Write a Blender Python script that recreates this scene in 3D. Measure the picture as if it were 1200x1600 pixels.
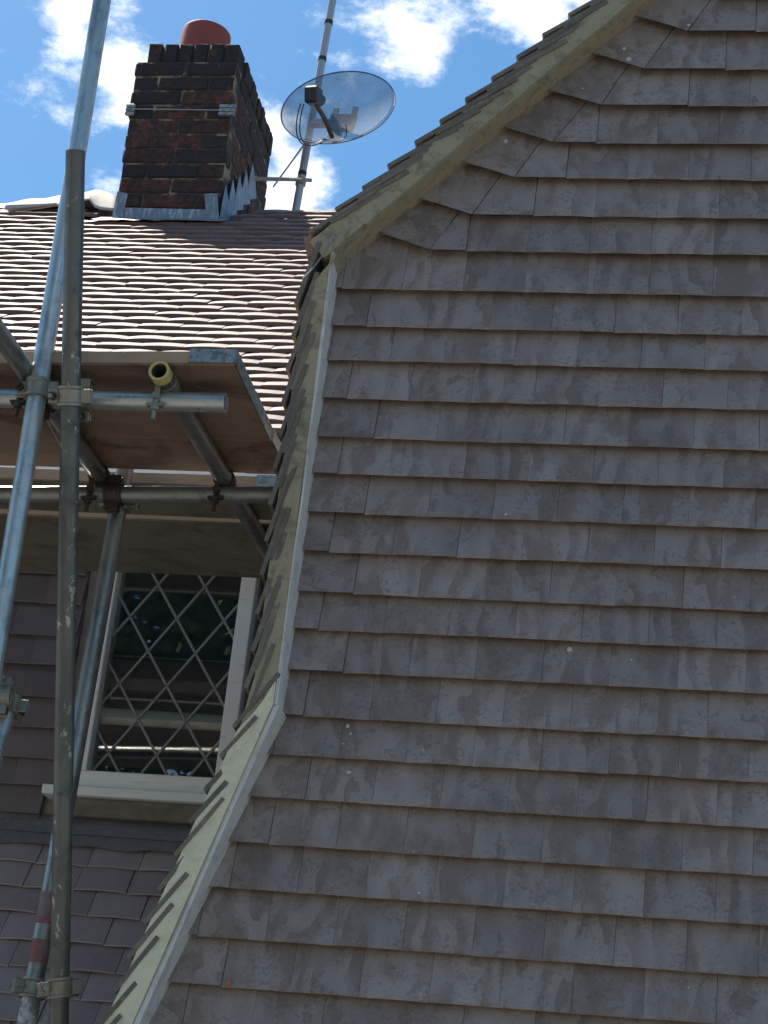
import bpy, bmesh, math, random
from mathutils import Vector, Matrix
random.seed(11)
R = math.radians
for o in list(bpy.data.objects): bpy.data.objects.remove(o)
S = bpy.context.scene
COL = S.collection

# ---------------------------------------------------------------- camera
# world: X right along the gable, Y away from the viewer, Z up, metres
FPX = 3280.0                                   # focal length in pixels of a 1200 x 1600 frame
AX = ((0.98490064, 0.03613278, -0.16930788),   # world axes in camera coordinates (x right, y down, z forward)
      (0.14135254, 0.39679192, 0.90695955),
      (0.09995097, -0.91719714, 0.38569316))
CAM = Vector((0, 0, 1.6))
cd = bpy.data.cameras.new('camera'); cam = bpy.data.objects.new('camera', cd); COL.objects.link(cam)
cd.sensor_fit = 'VERTICAL'; cd.sensor_height = 24; cd.lens = FPX / 1600 * 24
cd.clip_start = 0.05; cd.clip_end = 3000
m = Matrix.Identity(4)
for i in range(3):
    m[i][0] = AX[i][0]; m[i][1] = -AX[i][1]; m[i][2] = -AX[i][2]; m[i][3] = CAM[i]
cam.matrix_world = m
S.camera = cam

def ray(x, y):
    d = (x - 600, y - 800, FPX)
    return Vector([sum(AX[i][k] * d[k] for k in range(3)) for i in range(3)])
def atY(x, y, Y): d = ray(x, y); return CAM + d * (Y / d.y)
def atZ(x, y, Z): d = ray(x, y); return CAM + d * ((Z - CAM.z) / d.z)
def px(P):
    v = Vector(P) - CAM
    q = [sum(AX[i][k] * v[i] for i in range(3)) for k in range(3)]
    return 600 + FPX * q[0] / q[2], 800 + FPX * q[1] / q[2]

# ---------------------------------------------------------------- world, sun, exposure
SUN_AZ, SUN_EL = R(-52), R(60)                 # azimuth measured from +Y towards +X
W = bpy.data.worlds.new('World'); S.world = W; W.use_nodes = True
nt = W.node_tree; nt.nodes.clear()
def wn(t, **k):
    n = nt.nodes.new(t)
    for a, b in k.items(): setattr(n, a, b)
    return n
sky = wn('ShaderNodeTexSky', sky_type='NISHITA', sun_disc=False)
sky.sun_elevation = SUN_EL; sky.sun_rotation = SUN_AZ
sky.air_density = 1.0; sky.dust_density = 0.6; sky.ozone_density = 2.0
co = wn('ShaderNodeTexCoord')
L = nt.links.new
nrm = wn('ShaderNodeVectorMath', operation='NORMALIZE'); L(co.outputs['Generated'], nrm.inputs[0])
# clouds: layered noise over the whole dome, thick banks where the photograph has them
mp = wn('ShaderNodeMapping'); mp.inputs['Scale'].default_value = (1, 1, 1.7); L(nrm.outputs[0], mp.inputs[0])
n1 = wn('ShaderNodeTexNoise'); n1.inputs['Scale'].default_value = 9; n1.inputs['Detail'].default_value = 6; n1.inputs['Roughness'].default_value = .62; n1.inputs['Distortion'].default_value = .5
n2 = wn('ShaderNodeTexNoise'); n2.inputs['Scale'].default_value = 34; n2.inputs['Detail'].default_value = 5; n2.inputs['Roughness'].default_value = .65
L(mp.outputs[0], n1.inputs['Vector']); L(mp.outputs[0], n2.inputs['Vector'])
def wm(op, a, b=None, c=None):
    n = wn('ShaderNodeMath', operation=op)
    for i, v in enumerate((a, b, c)):
        if v is None: continue
        if isinstance(v, (int, float)): n.inputs[i].default_value = v
        else: L(v, n.inputs[i])
    return n.outputs[0]
acc = wm('ADD', wm('MULTIPLY', wm('SUBTRACT', n1.outputs[0], .5), 1.5), wm('MULTIPLY', wm('SUBTRACT', n2.outputs[0], .5), 1.4))
acc = wm('ADD', acc, -.11)
BANKS = [((110, 40), 45, .36), ((185, 120), 40, .42), ((190, 60), 45, .3), ((205, 170), 32, .38), ((620, 40), 62, .48), ((655, 100), 52, .34), ((840, 15), 75, .55), ((720, 30), 60, .18),
         ((470, 310), 45, .50), ((420, 200), 36, .34), ((30, 160), 30, .1), ((380, 300), 60, .25), ((60, 255), 80, -.25), ((300, 20), 60, -.2), ((560, 250), 55, -.2), ((20, 40), 50, -.2), ((440, 60), 55, -.16), ((720, 180), 60, -.15), ((250, 250), 60, -.1), ((30, 290), 60, -.2), ((620, 190), 50, -.15)]
for (bx_, by_), rad, amp in BANKS:
    d = ray(bx_, by_).normalized()
    dt = wn('ShaderNodeVectorMath', operation='DISTANCE'); L(nrm.outputs[0], dt.inputs[0]); dt.inputs[1].default_value = d
    g = wm('POWER', 2.718, wm('MULTIPLY', wm('POWER', wm('DIVIDE', dt.outputs['Value'], rad / FPX), 2.0), -1.0))
    acc = wm('MULTIPLY_ADD', g, amp, acc)
cr = wn('ShaderNodeMapRange', interpolation_type='SMOOTHSTEP'); L(acc, cr.inputs['Value'])
cr.inputs['From Min'].default_value = -.06; cr.inputs['From Max'].default_value = .60
thick = wn('ShaderNodeMapRange'); L(acc, thick.inputs['Value']); thick.inputs['From Min'].default_value = .2; thick.inputs['From Max'].default_value = .95
thick.inputs['To Min'].default_value = 1.0; thick.inputs['To Max'].default_value = .86
SKYK = .07
hsv = wn('ShaderNodeHueSaturation'); hsv.inputs['Saturation'].default_value = 1.32; hsv.inputs['Hue'].default_value = .49; hsv.inputs['Value'].default_value = .575; L(sky.outputs[0], hsv.inputs['Color'])
cl = wn('ShaderNodeMixRGB'); cl.blend_type = 'MULTIPLY'; cl.inputs[0].default_value = 1; cl.inputs[1].default_value = (6.6, 6.55, 6.45, 1); L(thick.outputs[0], cl.inputs[2])
mx = wn('ShaderNodeMixRGB'); L(cr.outputs[0], mx.inputs[0]); L(hsv.outputs[0], mx.inputs[1]); L(cl.outputs[0], mx.inputs[2])
bg = wn('ShaderNodeBackground'); bg.inputs['Strength'].default_value = SKYK; L(mx.outputs[0], bg.inputs['Color'])
wo = wn('ShaderNodeOutputWorld'); L(bg.outputs[0], wo.inputs['Surface'])

sd = bpy.data.lights.new('sun', 'SUN'); sd.energy = 2.8; sd.angle = R(.53); sd.color = (1, .93, .80)
sun = bpy.data.objects.new('sun', sd); COL.objects.link(sun)
to_sun = Vector((math.sin(SUN_AZ) * math.cos(SUN_EL), math.cos(SUN_AZ) * math.cos(SUN_EL), math.sin(SUN_EL)))
sun.rotation_euler = to_sun.to_track_quat('Z', 'Y').to_euler(); sun.location = to_sun * 40
S.view_settings.view_transform = 'Standard'; S.view_settings.look = 'None'
S.view_settings.exposure = 1.97; S.view_settings.gamma = 1; S.view_settings.use_curve_mapping = False
S.cycles.max_bounces = 5; S.cycles.diffuse_bounces = 3; S.cycles.transparent_max_bounces = 16

# ---------------------------------------------------------------- helpers
class MB:
    def __init__(s): s.v = []; s.f = []
    def add(s, vs, fs):
        b = len(s.v); s.v += [tuple(v) for v in vs]; s.f += [tuple(i + b for i in f) for f in fs]
    def box(s, x0, x1, y0, y1, z0, z1, M=None, c=0.0):
        if c <= 0:
            vs = [(x, y, z) for z in (z0, z1) for y in (y0, y1) for x in (x0, x1)]
            fs = [(0, 2, 3, 1), (4, 5, 7, 6), (0, 1, 5, 4), (2, 6, 7, 3), (0, 4, 6, 2), (1, 3, 7, 5)]
        else:
            bm = bmesh.new(); bmesh.ops.create_cube(bm, size=1)
            for v in bm.verts: v.co = Vector(((x0 + x1) / 2 + v.co.x * (x1 - x0), (y0 + y1) / 2 + v.co.y * (y1 - y0), (z0 + z1) / 2 + v.co.z * (z1 - z0)))
            bmesh.ops.bevel(bm, geom=list(bm.edges), offset=c, segments=1, affect='EDGES')
            bm.verts.index_update()
            vs = [v.co.copy() for v in bm.verts]; fs = [[v.index for v in f.verts] for f in bm.faces]; bm.free()
        if M is not None: vs = [M @ Vector(v) for v in vs]
        s.add(vs, fs); return s
    def tube(s, a, b, r, n=16, ri=None, caps=True, r2=None):
        a, b = Vector(a), Vector(b); z = (b - a).normalized()
        u = z.orthogonal().normalized(); w = z.cross(u); r2 = r if r2 is None else r2
        cs = [(math.cos(2 * math.pi * i / n), math.sin(2 * math.pi * i / n)) for i in range(n)]
        vs = [a + (u * c + w * q) * r for c, q in cs] + [b + (u * c + w * q) * r2 for c, q in cs]
        fs = [(i, (i + 1) % n, n + (i + 1) % n, n + i) for i in range(n)]
        if ri:
            vs += [a + (u * c + w * q) * ri for c, q in cs] + [b + (u * c + w * q) * ri for c, q in cs]
            for i in range(n):
                j = (i + 1) % n
                fs += [(2 * n + j, 2 * n + i, 3 * n + i, 3 * n + j), (i, 2 * n + i, 2 * n + j, j), (n + j, 3 * n + j, 3 * n + i, n + i)]
        elif caps:
            fs += [tuple(range(n))[::-1], tuple(range(n, 2 * n))]
        s.add(vs, fs); return s
    def path(s, pts, r, n=8):
        pts = [Vector(p) for p in pts]; rings = []
        t0 = (pts[1] - pts[0]).normalized(); u = t0.orthogonal().normalized()
        for i, p in enumerate(pts):
            t = (pts[min(i + 1, len(pts) - 1)] - pts[max(i - 1, 0)]).normalized()
            u = (u - t * u.dot(t)).normalized(); w = t.cross(u)
            rings.append([p + (u * math.cos(2 * math.pi * k / n) + w * math.sin(2 * math.pi * k / n)) * r for k in range(n)])
        vs = [v for g in rings for v in g]; fs = []
        for i in range(len(rings) - 1):
            for k in range(n):
                j = (k + 1) % n; fs.append((i * n + k, i * n + j, (i + 1) * n + j, (i + 1) * n + k))
        fs += [tuple(range(n))[::-1], tuple(range((len(rings) - 1) * n, len(rings) * n))]
        s.add(vs, fs); return s
    def prism(s, poly, y0, y1):        # polygon in X,Z (counter-clockwise seen from -Y), extruded along Y
        n = len(poly)
        vs = [(p[0], y0, p[1]) for p in poly] + [(p[0], y1, p[1]) for p in poly]
        fs = [tuple(range(n)), tuple(range(n, 2 * n))[::-1]] + [(i, n + i, n + (i + 1) % n, (i + 1) % n) for i in range(n)]
        s.add(vs, fs); return s
    def lathe(s, prof, M=None, n=32):
        vs = []; k = len(prof)
        for i in range(n):
            a = 2 * math.pi * i / n
            for r, z in prof:
                v = Vector((r * math.cos(a), r * math.sin(a), z)); vs.append(M @ v if M else v)
        fs = []
        for i in range(n):
            j = (i + 1) % n
            for q in range(k - 1): fs.append((i * k + q, j * k + q, j * k + q + 1, i * k + q + 1))
        s.add(vs, fs); return s
    def mesh(s, name, smooth=False):
        me = bpy.data.meshes.new(name); me.from_pydata(s.v, [], s.f); me.update()
        bm = bmesh.new(); bm.from_mesh(me); bmesh.ops.recalc_face_normals(bm, faces=bm.faces); bm.to_mesh(me); bm.free()
        if smooth:
            for p in me.polygons: p.use_smooth = True
            me.set_sharp_from_angle(angle=R(35)) if hasattr(me, 'set_sharp_from_angle') else None
        return me
    def build(s, name, mat, parent=None, smooth=False, **k): return put(name, s.mesh(name, smooth), mat, parent, **k)
def put(name, me, mat=None, parent=None, M=None, kind=None, label=None):
    o = bpy.data.objects.new(name, me); COL.objects.link(o)
    if mat and not me.materials: me.materials.append(mat)
    if parent: o.parent = parent
    if M is not None: o.matrix_local = M
    if kind: o['kind'] = kind
    if label: o['label'] = label
    return o
def tag(o, label, cat, group=None):
    o['label'] = label; o['category'] = cat
    if group: o['group'] = group
    return o
def thing(name, label, cat, loc=(0, 0, 0), group=None):
    o = bpy.data.objects.new(name, None); COL.objects.link(o); o.location = loc; o.empty_display_size = .1
    return tag(o, label, cat, group)
def node(name, parent):
    o = bpy.data.objects.new(name, None); COL.objects.link(o); o.parent = parent; o.empty_display_size = .1; return o
def frame(origin, u, v, w):
    mm = Matrix.Identity(4)
    for i in range(3): mm[i][0] = u[i]; mm[i][1] = v[i]; mm[i][2] = w[i]; mm[i][3] = origin[i]
    return mm

# ---------------------------------------------------------------- materials
class Mat:
    def __init__(s, name, rough=.8, metal=0, spec=.5):
        s.m = bpy.data.materials.new(name); s.m.use_nodes = True; s.t = s.m.node_tree
        s.b = s.t.nodes['Principled BSDF']; s.b.inputs['Roughness'].default_value = rough
        s.b.inputs['Metallic'].default_value = metal; s.b.inputs['Specular IOR Level'].default_value = spec
        s.tc = s.n('ShaderNodeTexCoord'); s.oi = s.n('ShaderNodeObjectInfo')
        s.vec = s.tc.outputs['Object']
    def n(s, t, **k):
        q = s.t.nodes.new(t)
        for a, b in k.items(): setattr(q, a, b)
        return q
    def l(s, a, b): s.t.links.new(a, b)
    def shift(s, amt=37.0):           # every piece of an alike set gets its own stretch of the texture
        c = s.n('ShaderNodeCombineXYZ'); mu = s.math('MULTIPLY', s.oi.outputs['Random'], amt)
        s.l(mu, c.inputs[0]); s.l(s.math('MULTIPLY', mu, 1.7), c.inputs[1]); s.l(s.math('MULTIPLY', mu, .6), c.inputs[2])
        a = s.n('ShaderNodeVectorMath', operation='ADD'); s.l(s.vec, a.inputs[0]); s.l(c.outputs[0], a.inputs[1]); s.vec = a.outputs[0]; return s
    def math(s, op, a, b=None, c=None):
        q = s.n('ShaderNodeMath', operation=op)
        for i, v in enumerate((a, b, c)):
            if v is None: continue
            if isinstance(v, (int, float)): q.inputs[i].default_value = v
            else: s.l(v, q.inputs[i])
        return q.outputs[0]
    def scaled(s, sc):
        mpn = s.n('ShaderNodeMapping'); mpn.inputs['Scale'].default_value = sc; s.l(s.vec, mpn.inputs[0]); return mpn.outputs[0]
    def noise(s, scale, detail=5, rough=.6, dist=0, vec=None):
        q = s.n('ShaderNodeTexNoise'); q.inputs['Scale'].default_value = scale; q.inputs['Detail'].default_value = detail
        q.inputs['Roughness'].default_value = rough; q.inputs['Distortion'].default_value = dist; s.l(vec or s.vec, q.inputs['Vector']); return q.outputs[0]
    def voro(s, scale, vec=None, feature='F1'):
        q = s.n('ShaderNodeTexVoronoi', feature=feature); q.inputs['Scale'].default_value = scale; s.l(vec or s.vec, q.inputs['Vector']); return q.outputs['Distance']
    def ramp(s, v, lo, hi, a=0.0, b=1.0, smooth=True):
        q = s.n('ShaderNodeMapRange', interpolation_type='SMOOTHSTEP' if smooth else 'LINEAR'); s.l(v, q.inputs[0])
        q.inputs[1].default_value = lo; q.inputs[2].default_value = hi; q.inputs[3].default_value = a; q.inputs[4].default_value = b; return q.outputs[0]
    def mix(s, fac, a, b, mode='MIX'):
        q = s.n('ShaderNodeMixRGB'); q.blend_type = mode
        for i, v in enumerate((fac, a, b)):
            if isinstance(v, (int, float)): q.inputs[i].default_value = v
            elif isinstance(v, tuple): q.inputs[i].default_value = (*v, 1) if len(v) == 3 else v
            else: s.l(v, q.inputs[i])
        return q.outputs[0]
    def col(s, c):
        if isinstance(c, tuple): s.b.inputs['Base Color'].default_value = (*c, 1)
        else: s.l(c, s.b.inputs['Base Color'])
        return s
    def rough(s, v): s.l(v, s.b.inputs['Roughness']); return s
    def bump(s, h, strength=.5, dist=.003):
        q = s.n('ShaderNodeBump'); q.inputs['Strength'].default_value = strength; q.inputs['Distance'].default_value = dist
        s.l(h, q.inputs['Height']); s.l(q.outputs[0], s.b.inputs['Normal']); return s
def vary(M_, c, amt):                 # per-piece lightness
    v = M_.ramp(M_.oi.outputs['Random'], 0, 1, 1 - amt, 1 + amt, False)
    return M_.mix(1.0, c, v, 'MULTIPLY')

# hung clay tiles of the gable: dark purple grey with pale filmy patches
a = Mat('gable_tile_clay', .72).shift()
w1 = a.scaled((1, .48, 1))
mott = a.noise(58, 4, .65, .3)
pt = a.noise(10.5, 3, .5, .35, w1)
soft = a.noise(7, 2, .5, 0, w1)
patch = a.ramp(a.math('MULTIPLY_ADD', mott, .16, pt), .575, .605)
speck = a.ramp(a.noise(85, 3, .6, .4), .52, .60, 0, .5)
grit = a.noise(210, 2, .7)
sepx = a.n('ShaderNodeSeparateXYZ'); a.l(a.vec, sepx.inputs[0])
saw = a.math('FRACT', a.math('MULTIPLY_ADD', sepx.outputs[0], 12.5, a.math('MULTIPLY', a.noise(8, 2, .5, 0, w1), 3.0)))
drape = a.ramp(a.math('MULTIPLY_ADD', mott, .55, saw), .62, .98)
drape = a.math('MULTIPLY', drape, a.ramp(a.noise(6.5, 2, .5), .38, .52))
dk = a.mix(soft, (.194, .146, .125), (.254, .194, .166))
pl = a.mix(soft, (.304, .246, .219), (.368, .302, .270))
mid_ = a.ramp(a.noise(19, 3, .6, .2, w1), .42, .62, 0, .45)
c1 = a.mix(a.math('MULTIPLY', patch, a.ramp(soft, .3, .65, .15, .7)), a.mix(mid_, dk, pl), pl)
c1 = a.mix(a.math('MULTIPLY', drape, .78), c1, pl)
c1 = a.mix(a.math('MULTIPLY', speck, a.ramp(a.noise(16, 2), .46, .60)), c1, (.148, .115, .105))
fleck = a.ramp(mott, .70, .74)
c1 = a.mix(a.math('MULTIPLY', fleck, .30), c1, (.36, .31, .28))
c1 = a.mix(a.ramp(a.noise(9, 2), .58, .76, 0, .5), c1, (.26, .17, .135))
c1 = a.mix(a.math('MULTIPLY', a.ramp(a.noise(42, 2, .6), .735, .755), .8), c1, (.52, .29, .18))
c1 = a.mix(1.0, c1, a.ramp(grit, .2, .8, .82, 1.18, False), 'MULTIPLY')
a.col(vary(a, c1, .13)); a.bump(a.math('MULTIPLY_ADD', grit, .5, mott), .5, .0018)
a.rough(a.ramp(patch, 0, 1, .78, .6)); GABLE = a.m
# the same hung tiles on the side wall and rear wing: plainer, darker
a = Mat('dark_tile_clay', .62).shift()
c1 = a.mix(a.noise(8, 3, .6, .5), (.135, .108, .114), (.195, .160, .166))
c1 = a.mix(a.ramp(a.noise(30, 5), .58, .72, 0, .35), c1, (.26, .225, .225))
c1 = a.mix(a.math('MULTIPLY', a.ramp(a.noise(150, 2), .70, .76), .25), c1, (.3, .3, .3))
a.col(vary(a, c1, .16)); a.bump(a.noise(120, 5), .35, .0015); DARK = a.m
a = Mat('lower_tile_clay', .6).shift()
c1 = a.mix(a.noise(8, 3, .6, .5), (.30, .252, .258), (.39, .335, .34))
c1 = a.mix(a.ramp(a.noise(30, 4), .58, .72, 0, .35), c1, (.46, .41, .40))
c1 = a.mix(a.ramp(a.noise(11, 3), .60, .75, 0, .4), c1, (.34, .29, .22))
a.col(vary(a, c1, .12)); a.bump(a.noise(120, 4), .35, .0015); LOWT = a.m
# new cambered roof tiles: smooth brown-purple clay
a = Mat('roof_tile_clay', .58, spec=.2).shift()
c1 = a.mix(a.noise(10, 5, .6, .5), (.150, .100, .098), (.205, .142, .130))
c1 = a.mix(a.ramp(a.noise(60, 3), .55, .75, 0, .4), c1, (.14, .095, .09))
a.col(vary(a, c1, .15)); a.bump(a.noise(200, 4), .3, .001); ROOFT = a.m
# verge tiles: weathered edges
a = Mat('verge_tile_clay', .85).shift()
c1 = a.mix(a.noise(26, 6, .65), (.125, .104, .084), (.25, .212, .168))
c1 = a.mix(a.ramp(a.noise(45, 4), .55, .68, 0, .6), c1, (.30, .26, .175))
a.col(vary(a, c1, .15)); a.bump(a.noise(90, 6, .7), .8, .004); VERGET = a.m
def mortar(name, lo, hi, dirt):
    a = Mat(name, .92)
    c1 = a.mix(a.noise(7, 6, .65), lo, hi)
    c1 = a.mix(a.ramp(a.noise(18, 5, .72, .6), .46, .66, 0, .85), c1, dirt)
    c1 = a.mix(a.math('MULTIPLY', a.ramp(a.noise(90, 4), .66, .74), .5), c1, tuple(x * .5 for x in dirt))
    a.col(c1); a.bump(a.math('ADD', a.noise(45, 7, .7), a.math('MULTIPLY', a.noise(220, 3), .3)), .7, .005); return a.m
OLIVE = mortar('weathered_verge_mortar', (.34, .29, .185), (.44, .38, .25), (.21, .178, .115))
CREAM = mortar('cream_verge_mortar', (.76, .69, .48), (.82, .75, .55), (.66, .60, .42))
GREYW = mortar('grey_white_edging', (.64, .61, .56), (.74, .71, .66), (.52, .49, .45))
a = Mat('reddish_clay', .85).shift(); a.col(a.mix(a.noise(30, 4), (.26, .15, .11), (.36, .22, .17))); a.bump(a.noise(70, 4), .5, .003); EAVE = a.m
# galvanised tube
def galv(name, lo, hi, rough, metal, dirt, dirtamt=.5, flakes=.4):
    a = Mat(name, rough, metal).shift()
    st = a.scaled((26, 26, 1.6))
    c1 = a.mix(a.noise(1.0, 6, .65, .4, st), lo, hi)
    c1 = a.mix(a.ramp(a.noise(12, 6, .7), .5, .66, 0, dirtamt), c1, dirt)
    c1 = a.mix(a.math('MULTIPLY', a.ramp(a.noise(1, 4, .7, .4, a.scaled((34, 34, 17))), .61, .645), flakes), c1, (.50, .48, .38))
    c1 = a.mix(a.ramp(a.noise(1, 4, .7, .3, a.scaled((9, 9, 3))), .5, .7, 0, .5), c1, (.10, .095, .085))
    spk = a.ramp(a.noise(110, 3), .68, .72, 0, .6)
    c1 = a.mix(spk, c1, (.06, .06, .055))
    a.col(c1); a.bump(a.noise(60, 6, .7), .3, .001)
    a.rough(a.ramp(a.noise(9, 5), .3, .7, rough - .1, rough + .15)); return a.m
GALV = galv('galvanised_tube', (.42, .455, .445), (.62, .645, .62), .36, .7, (.22, .24, .21), .55, .12)
GALVD = galv('dull_dirty_tube', (.10, .108, .103), (.19, .196, .182), .42, .6, (.065, .068, .065), .75, .85)
GALVM = galv('grey_tube', (.22, .23, .225), (.38, .385, .365), .36, .7, (.15, .16, .14), .6, .3)
a = Mat('red_paint_band', .6).shift(); a.col(a.mix(a.ramp(a.noise(22, 6, .7), .42, .6), (.26, .085, .08), (.20, .17, .165))); REDP = a.m
a = Mat('pale_paint_band', .6).shift(); a.col(a.mix(a.ramp(a.noise(30, 6, .75, .5), .40, .56), (.56, .57, .54), (.22, .22, .20))); PALEP = a.m
a = Mat('coupler_steel', .5, .6).shift(); a.col(a.mix(a.noise(40, 5, .7), (.20, .19, .15), (.40, .385, .32))); a.bump(a.noise(120, 4), .5, .001); COUP = a.m
a = Mat('dark_bolt_steel', .55, .6).shift(); a.col(a.mix(a.noise(60, 4), (.035, .032, .032), (.12, .09, .075))); BOLT = a.m
a = Mat('yellow_plastic', .45).shift(); a.col(a.mix(a.ramp(a.noise(70, 4), .5, .7), (.58, .45, .15), (.40, .34, .18))); YEL = a.m
# timber boards, grain along local X
def timber(name, lo, hi, stain, amt):
    a = Mat(name, .85).shift()
    g = a.noise(1.0, 7, .65, .6, a.scaled((2.2, 34, 34))); g2 = a.noise(1.0, 4, .6, 0, a.scaled((6, 160, 160)))
    c1 = a.mix(a.math('MULTIPLY_ADD', g2, .4, a.math('MULTIPLY', g, .7)), lo, hi)
    c1 = a.mix(a.ramp(a.noise(4.5, 6, .65, .7), .46, .66, 0, amt), c1, stain)
    c1 = a.mix(a.math('MULTIPLY', a.ramp(a.noise(60, 3), .71, .75), .6), c1, (.5, .46, .38))
    a.col(c1); a.bump(a.math('ADD', g, g2), .5, .002); return a.m
WOOD = timber('scaffold_board_wood', (.135, .088, .062), (.33, .225, .16), (.07, .05, .038), .9)
WOODG = timber('grey_board_wood', (.15, .13, .10), (.25, .22, .17), (.10, .09, .072), .7)
WOODL = timber('pale_edge_wood', (.33, .225, .145), (.46, .33, .225), (.24, .16, .105), .5)  # paler timber tone for board front edges and the batten
a = Mat('zinc_band', .45, .6).shift(); a.col(a.mix(a.ramp(a.noise(50, 6, .7), .45, .62), (.36, .40, .41), (.20, .20, .18))); a.bump(a.noise(80, 4), .4, .002); ZINC = a.m
# lead
def leadm(name, lo, hi, streak):
    a = Mat(name, .5, .25).shift()
    c1 = a.mix(a.noise(14, 6, .65, .6), lo, hi)
    c1 = a.mix(a.ramp(a.noise(1.0, 6, .7, .3, a.scaled((70, 70, 12))), .50, .62, 0, streak), c1, (.62, .65, .68))
    a.col(c1); a.bump(a.noise(24, 5), .5, .006); return a.m
LEAD = leadm('lead_sheet', (.19, .185, .19), (.29, .285, .29), .15)
LEADW = leadm('weathered_lead', (.15, .165, .19), (.30, .33, .37), .55)
# brick: tone from the piece's own colour, soot and lichen on top
a = Mat('chimney_brick', .9).shift()
bc = a.oi.outputs['Color']
c1 = a.mix(a.ramp(a.noise(20, 6, .75, .6), .33, .60, 0, .92), bc, (.035, .028, .027))
c1 = a.mix(a.math('MULTIPLY', a.ramp(a.noise(14, 5), .58, .7), .35), c1, (.30, .10, .06))
c1 = a.mix(a.math('MULTIPLY', a.ramp(a.noise(120, 3), .69, .74), .5), c1, (.45, .43, .36))
a.col(c1); a.bump(a.math('ADD', a.noise(70, 7, .75), a.noise(20, 4)), 1.0, .016); BRICK = a.m
a = Mat('old_lime_mortar', .95)
c1 = a.mix(a.ramp(a.noise(9, 5, .65), .48, .66), (.06, .052, .045), (.33, .265, .165))
a.col(c1); a.bump(a.noise(90, 5), .8, .004); LIME = a.m
a = Mat('terracotta', .7); c1 = a.mix(a.noise(9, 5), (.24, .048, .034), (.31, .078, .052)); c1 = a.mix(a.ramp(a.noise(22, 5), .55, .7, 0, .4), c1, (.20, .06, .05)); a.col(c1); a.bump(a.noise(60, 4), .3, .003); TERRA = a.m
a = Mat('white_window_paint', .5); c1 = a.mix(a.noise(6, 6), (.83, .84, .83), (.88, .89, .88)); c1 = a.mix(a.ramp(a.noise(1, 6, .7, .3, a.scaled((8, 60, 60))), .60, .70, 0, .6), c1, (.34, .33, .29)); a.col(c1); a.bump(a.noise(1, 5, .6, 0, a.scaled((12, 140, 140))), .3, .001); PAINT = a.m
a = Mat('lead_came', .5, .4); a.col(a.mix(a.noise(60, 4), (.24, .24, .235), (.38, .375, .36))); CAME = a.m
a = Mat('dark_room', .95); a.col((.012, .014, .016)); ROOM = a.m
g = bpy.data.materials.new('window_glass'); g.use_nodes = True; t = g.node_tree; t.nodes.clear()
fr = t.nodes.new('ShaderNodeFresnel'); fr.inputs['IOR'].default_value = 2.0
tr = t.nodes.new('ShaderNodeBsdfTransparent'); tr.inputs[0].default_value = (.92, .96, .96, 1)
gl = t.nodes.new('ShaderNodeBsdfGlossy'); gl.inputs['Roughness'].default_value = .004
gn = t.nodes.new('ShaderNodeTexNoise'); gn.inputs['Scale'].default_value = 5; gn.inputs['Detail'].default_value = 1
gb = t.nodes.new('ShaderNodeBump'); gb.inputs['Strength'].default_value = .02; gb.inputs['Distance'].default_value = .004; t.links.new(gn.outputs[0], gb.inputs['Height']); t.links.new(gb.outputs[0], gl.inputs['Normal'])
ms = t.nodes.new('ShaderNodeMixShader'); ou = t.nodes.new('ShaderNodeOutputMaterial')
t.links.new(fr.outputs[0], ms.inputs[0]); t.links.new(tr.outputs[0], ms.inputs[1]); t.links.new(gl.outputs[0], ms.inputs[2]); df = t.nodes.new('ShaderNodeBsdfDiffuse'); df.inputs[0].default_value = (.20, .31, .38, 1); m2 = t.nodes.new('ShaderNodeMixShader')
dn = t.nodes.new('ShaderNodeTexNoise'); dn.inputs['Scale'].default_value = 14; dn.inputs['Detail'].default_value = 4; dr = t.nodes.new('ShaderNodeMapRange'); dr.inputs[1].default_value = .35; dr.inputs[2].default_value = .75; dr.inputs[3].default_value = .03; dr.inputs[4].default_value = .09; t.links.new(dn.outputs[0], dr.inputs[0])
t.links.new(dr.outputs[0], m2.inputs[0]); t.links.new(ms.outputs[0], m2.inputs[1]); t.links.new(df.outputs[0], m2.inputs[2]); t.links.new(m2.outputs[0], ou.inputs[0]); GLASS = g
a = Mat('black_plastic', .35); a.col(a.mix(a.noise(30, 3), (.018, .019, .021), (.05, .052, .055))); BLACK = a.m
a = Mat('galvanised_mast', .45, .4); a.col(a.mix(a.noise(1, 5, .6, 0, a.scaled((30, 30, 3))), (.36, .36, .37), (.52, .52, .52))); MAST = a.m
g = Mat('perforated_dish_mesh', .75, 0); g.col(g.mix(g.ramp(g.noise(34, 2, .5), .70, .74), g.mix(g.noise(20, 4), (.15, .18, .23), (.22, .26, .32)), (.10, .055, .04)))
tr = g.n('ShaderNodeBsdfTransparent'); ms = g.n('ShaderNodeMixShader')
pv = g.ramp(g.noise(9, 4, .6), .3, .7, .52, .66); g.l(pv, ms.inputs[0]); g.l(tr.outputs[0], ms.inputs[1]); g.l(g.b.outputs[0], ms.inputs[2]); g.l(ms.outputs[0], g.t.nodes['Material Output'].inputs[0]); DISH = g.m
a = Mat('dish_rim_paint', .5); a.col((.13, .12, .24)); RIM = a.m
a = Mat('membrane_fleece', .8); a.col(a.mix(a.noise(5, 5), (.42, .40, .37), (.52, .49, .45))); a.bump(a.noise(30, 4), .2, .004); MEMB = a.m
a = Mat('worn_concrete_paving', .95); c1 = a.mix(a.noise(3, 4, .6), (.10, .097, .092), (.145, .14, .132)); a.col(c1); GROUND = a.m
a = Mat('render_wall', .9); a.col(a.mix(a.noise(4, 5), (.30, .27, .23), (.38, .34, .30))); RENDER = a.m
a = Mat('bark', .9); a.col(a.mix(a.noise(9, 5), (.06, .045, .035), (.12, .095, .075))); BARK = a.m
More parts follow.
